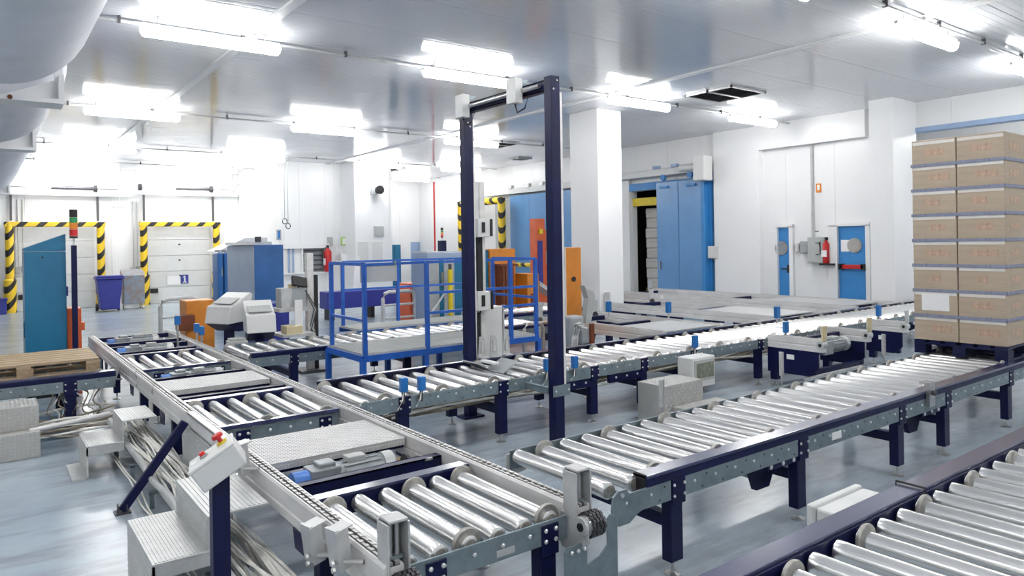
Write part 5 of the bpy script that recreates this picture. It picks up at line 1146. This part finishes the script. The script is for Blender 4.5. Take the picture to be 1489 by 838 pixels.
q = PY(655, 430, 11.2); t = thing('yellow_pole', (q.x, 11.2, FL), 'thin yellow and steel hand pole leaning at the steel cabinet', 'pole'); za, zb2 = PY(655, 463, 11.2).z, PY(655, 392, 11.2).z; MB().cyl((q.x, 11.2, FL), (q.x, 11.2, za + .05), .06, 12).build('foot', 'steel', t); MB().cyl((q.x, 11.2, za), (q.x, 11.2, zb2), .045, 12).build('sleeve', 'yellow', t, smooth=True); MB().cyl((q.x, 11.2, zb2), (q.x, 11.2, zb2 + .1), .03, 10).build('tip', 'dark_steel', t)
MB().bar((q.x - .55, 11.2, za - .05), (q.x - .1, 11.2, za + .5), .03, .03).build('brace', 'galv_light', t)
t, x0, x1, z0, z1 = cab('orange_lift', 713, 362, 750, 470, 12.2, .6, 'orange', 'big orange lift housing seen between the portal posts', 'machine')
B(x0 - .35, 12.25, FL, x0 - .005, 12.75, z1 - .02).build('side_housing', 'teal', t, bevel=.01)
q = bY(731, 384, 748, 452, 11.9); b_ = thing('brown_louvre', (q[0], 11.9, q[2]), 'dark brown ribbed steel cover leaning on the orange lift', 'cover'); B(q[0], 11.95, FL, q[1], 12.15, q[3] - .03).build('plate', 'brown', b_)
for k in range(4): x = q[0] + (q[1] - q[0]) * (k + .2) / 4; B(x, 11.9, FL + .2, x + .05, 11.95, q[3] - .06).build('rib', 'brown', b_)
B(q[0] - .04, 11.88, q[3] - .05, q[1] + .1, 12.18, q[3]).build('top_cap', 'brown', b_)
q = bY(735, 452, 755, 466, 11.3); b_ = thing('red_drive_block', (q[0], 11.3, FL), 'low rust red block below the brown cover', 'machine'); B(q[0], 11.3, FL, q[1], 11.6, q[3]).build('body', 'red_orange', b_, bevel=.01); bolts_y(b_, [(q[0] + .08, 11.3, q[3] - .08), (q[1] - .08, 11.3, q[3] - .08)], .02)
x0, x1, z0, z1 = bY(781, 318, 793, 430, 12.6); om = thing('orange_mast', (x0, 12.6, FL), 'red orange lift mast of two uprights before the far sliding door', 'mast')
B(x0, 12.6, FL, x1, 12.85, z1).build('tall_upright', 'red_orange', om, bevel=.006); q = bY(793, 334, 806, 430, 12.6); B(q[0] + .004, 12.62, FL, q[1], 12.9, q[3]).build('short_upright', 'red_orange', om, bevel=.006); q = bY(784, 350, 790, 420, 12.55); B(q[0], 12.56, q[2], q[1], 12.6, q[3]).build('slot_cover', 'purple', om); q = bY(785, 333, 790, 340, 12.55); B(q[0], 12.56, q[2], q[1], 12.6, q[3]).build('warning_plate', 'yellow', om); q = bY(797, 365, 803, 385, 12.55); B(q[0], 12.58, q[2], q[1], 12.62, q[3]).build('notice_plate', 'paper', om)
t, x0, x1, z0, z1 = cab('orange_box', 767, 398, 784, 432, 11.8, .5, 'orange', 'square orange gearbox cover beside the orange mast', 'machine cover'); B(x0 + .08, 11.79, FL, x0 + .16, 11.8, .7).build('slot', 'brown', t); MB().prism([(x1 + .02, .95), (x1 + .5, .65), (x1 + .5, .58), (x1 + .02, .85)], 'y', 11.8, 12.2).build('chute', 'galv_light', t)
# machine conveyor seen between the posts
mc, xm = conveyor('small roller conveyor seen between the portal posts', 7.0, 9.4, 9.9, 10.9, [7.3, 8.9], 'navy', off=0)
for k in range(3): alu_rail(mc, 7.2 + k * .9, 10.92, 11.15)
tb = thing('grey_hoop_guard', (5.6, 7.0, FL), 'bent grey tube hoops guarding a drive behind the portal conveyor', 'guard')
for k in range(2): q = PY(762 + 22 * k, 470, 8.0); MB().tube([(q.x, 8.0, FL), (q.x, 8.0, .55), (q.x + .05, 8.0, .62), (q.x + .3, 8.0, .62), (q.x + .35, 8.0, .55), (q.x + .35, 8.0, FL)], .025, 8).build('hoop', 'galv_light', tb, smooth=True)
# tall orange cabinet, grey machine
t, x0, x1, z0, z1 = cab('orange_cabinet', 822, 360, 846, 505, 7.5, .4, 'orange', 'tall narrow orange cabinet right of the near portal post', 'cabinet')
q = PY(834, 406, 7.5); MB().cyl((q.x, 7.485, q.z), (q.x, 7.5, q.z), .035, 18).build('round_window', 'black', t); B(x0 - .004, 7.49, FL, x0 + .012, 7.5, z1).build('edge_strip', 'alu', t)
q = bY(828, 460, 850, 505, 7.2); gm = thing('grey_drive', (q[0], 7.2, FL), 'grey drive box with bent guard and hoses below the tall orange cabinet', 'machine')
B(q[0], 7.2, FL, q[1], 7.42, q[3]).build('box', 'grey', gm, bevel=.03); q2 = bY(846, 478, 862, 500, 7.1); B(q2[0], 7.1, q2[2], q2[1], 7.3, q2[3]).build('lower_box', 'grey', gm, bevel=.02)
g = [PY(u, v, 7.25) for u, v in ((846, 415), (850, 420), (860, 424), (862, 432), (856, 470), (848, 470), (852, 434))]
MB().prism([(p.x, p.z) for p in g], 'y', 7.2, 7.3).build('bent_guard', 'grey_box', gm, bevel=.006)
for k in range(3): a_ = PY(832 + 3 * k, 505, 7.0); b_ = PY(844 + 4 * k, 470 + 4 * k, 7.05); MB().tube([a_, a_ + Vector((.02, 0, .12)), (a_ + b_) / 2 + Vector((-.02, 0, .14)), b_], .018, 8).build('hose', 'galv_light', gm, smooth=True)
q = bY(853, 470, 858, 505, 7.15); B(q[0], 7.06, FL, q[1], 7.1, q[3]).build('brown_post', 'brown', gm)

q = bY(-30, 436, 10, 458, YW - .9); t = thing('purple_crate', (q[0], YW - .9, FL), 'violet blue crate at the left edge beside the first dock door', 'crate')
B(q[0], YW - .9, FL, q[1], YW - .5, q[3]).build('body', 'purple', t, bevel=.02); B(q[0] - .02, YW - .92, q[3] - .06, q[1] + .02, YW - .48, q[3] + .01).build('rim', 'purple', t, bevel=.01)
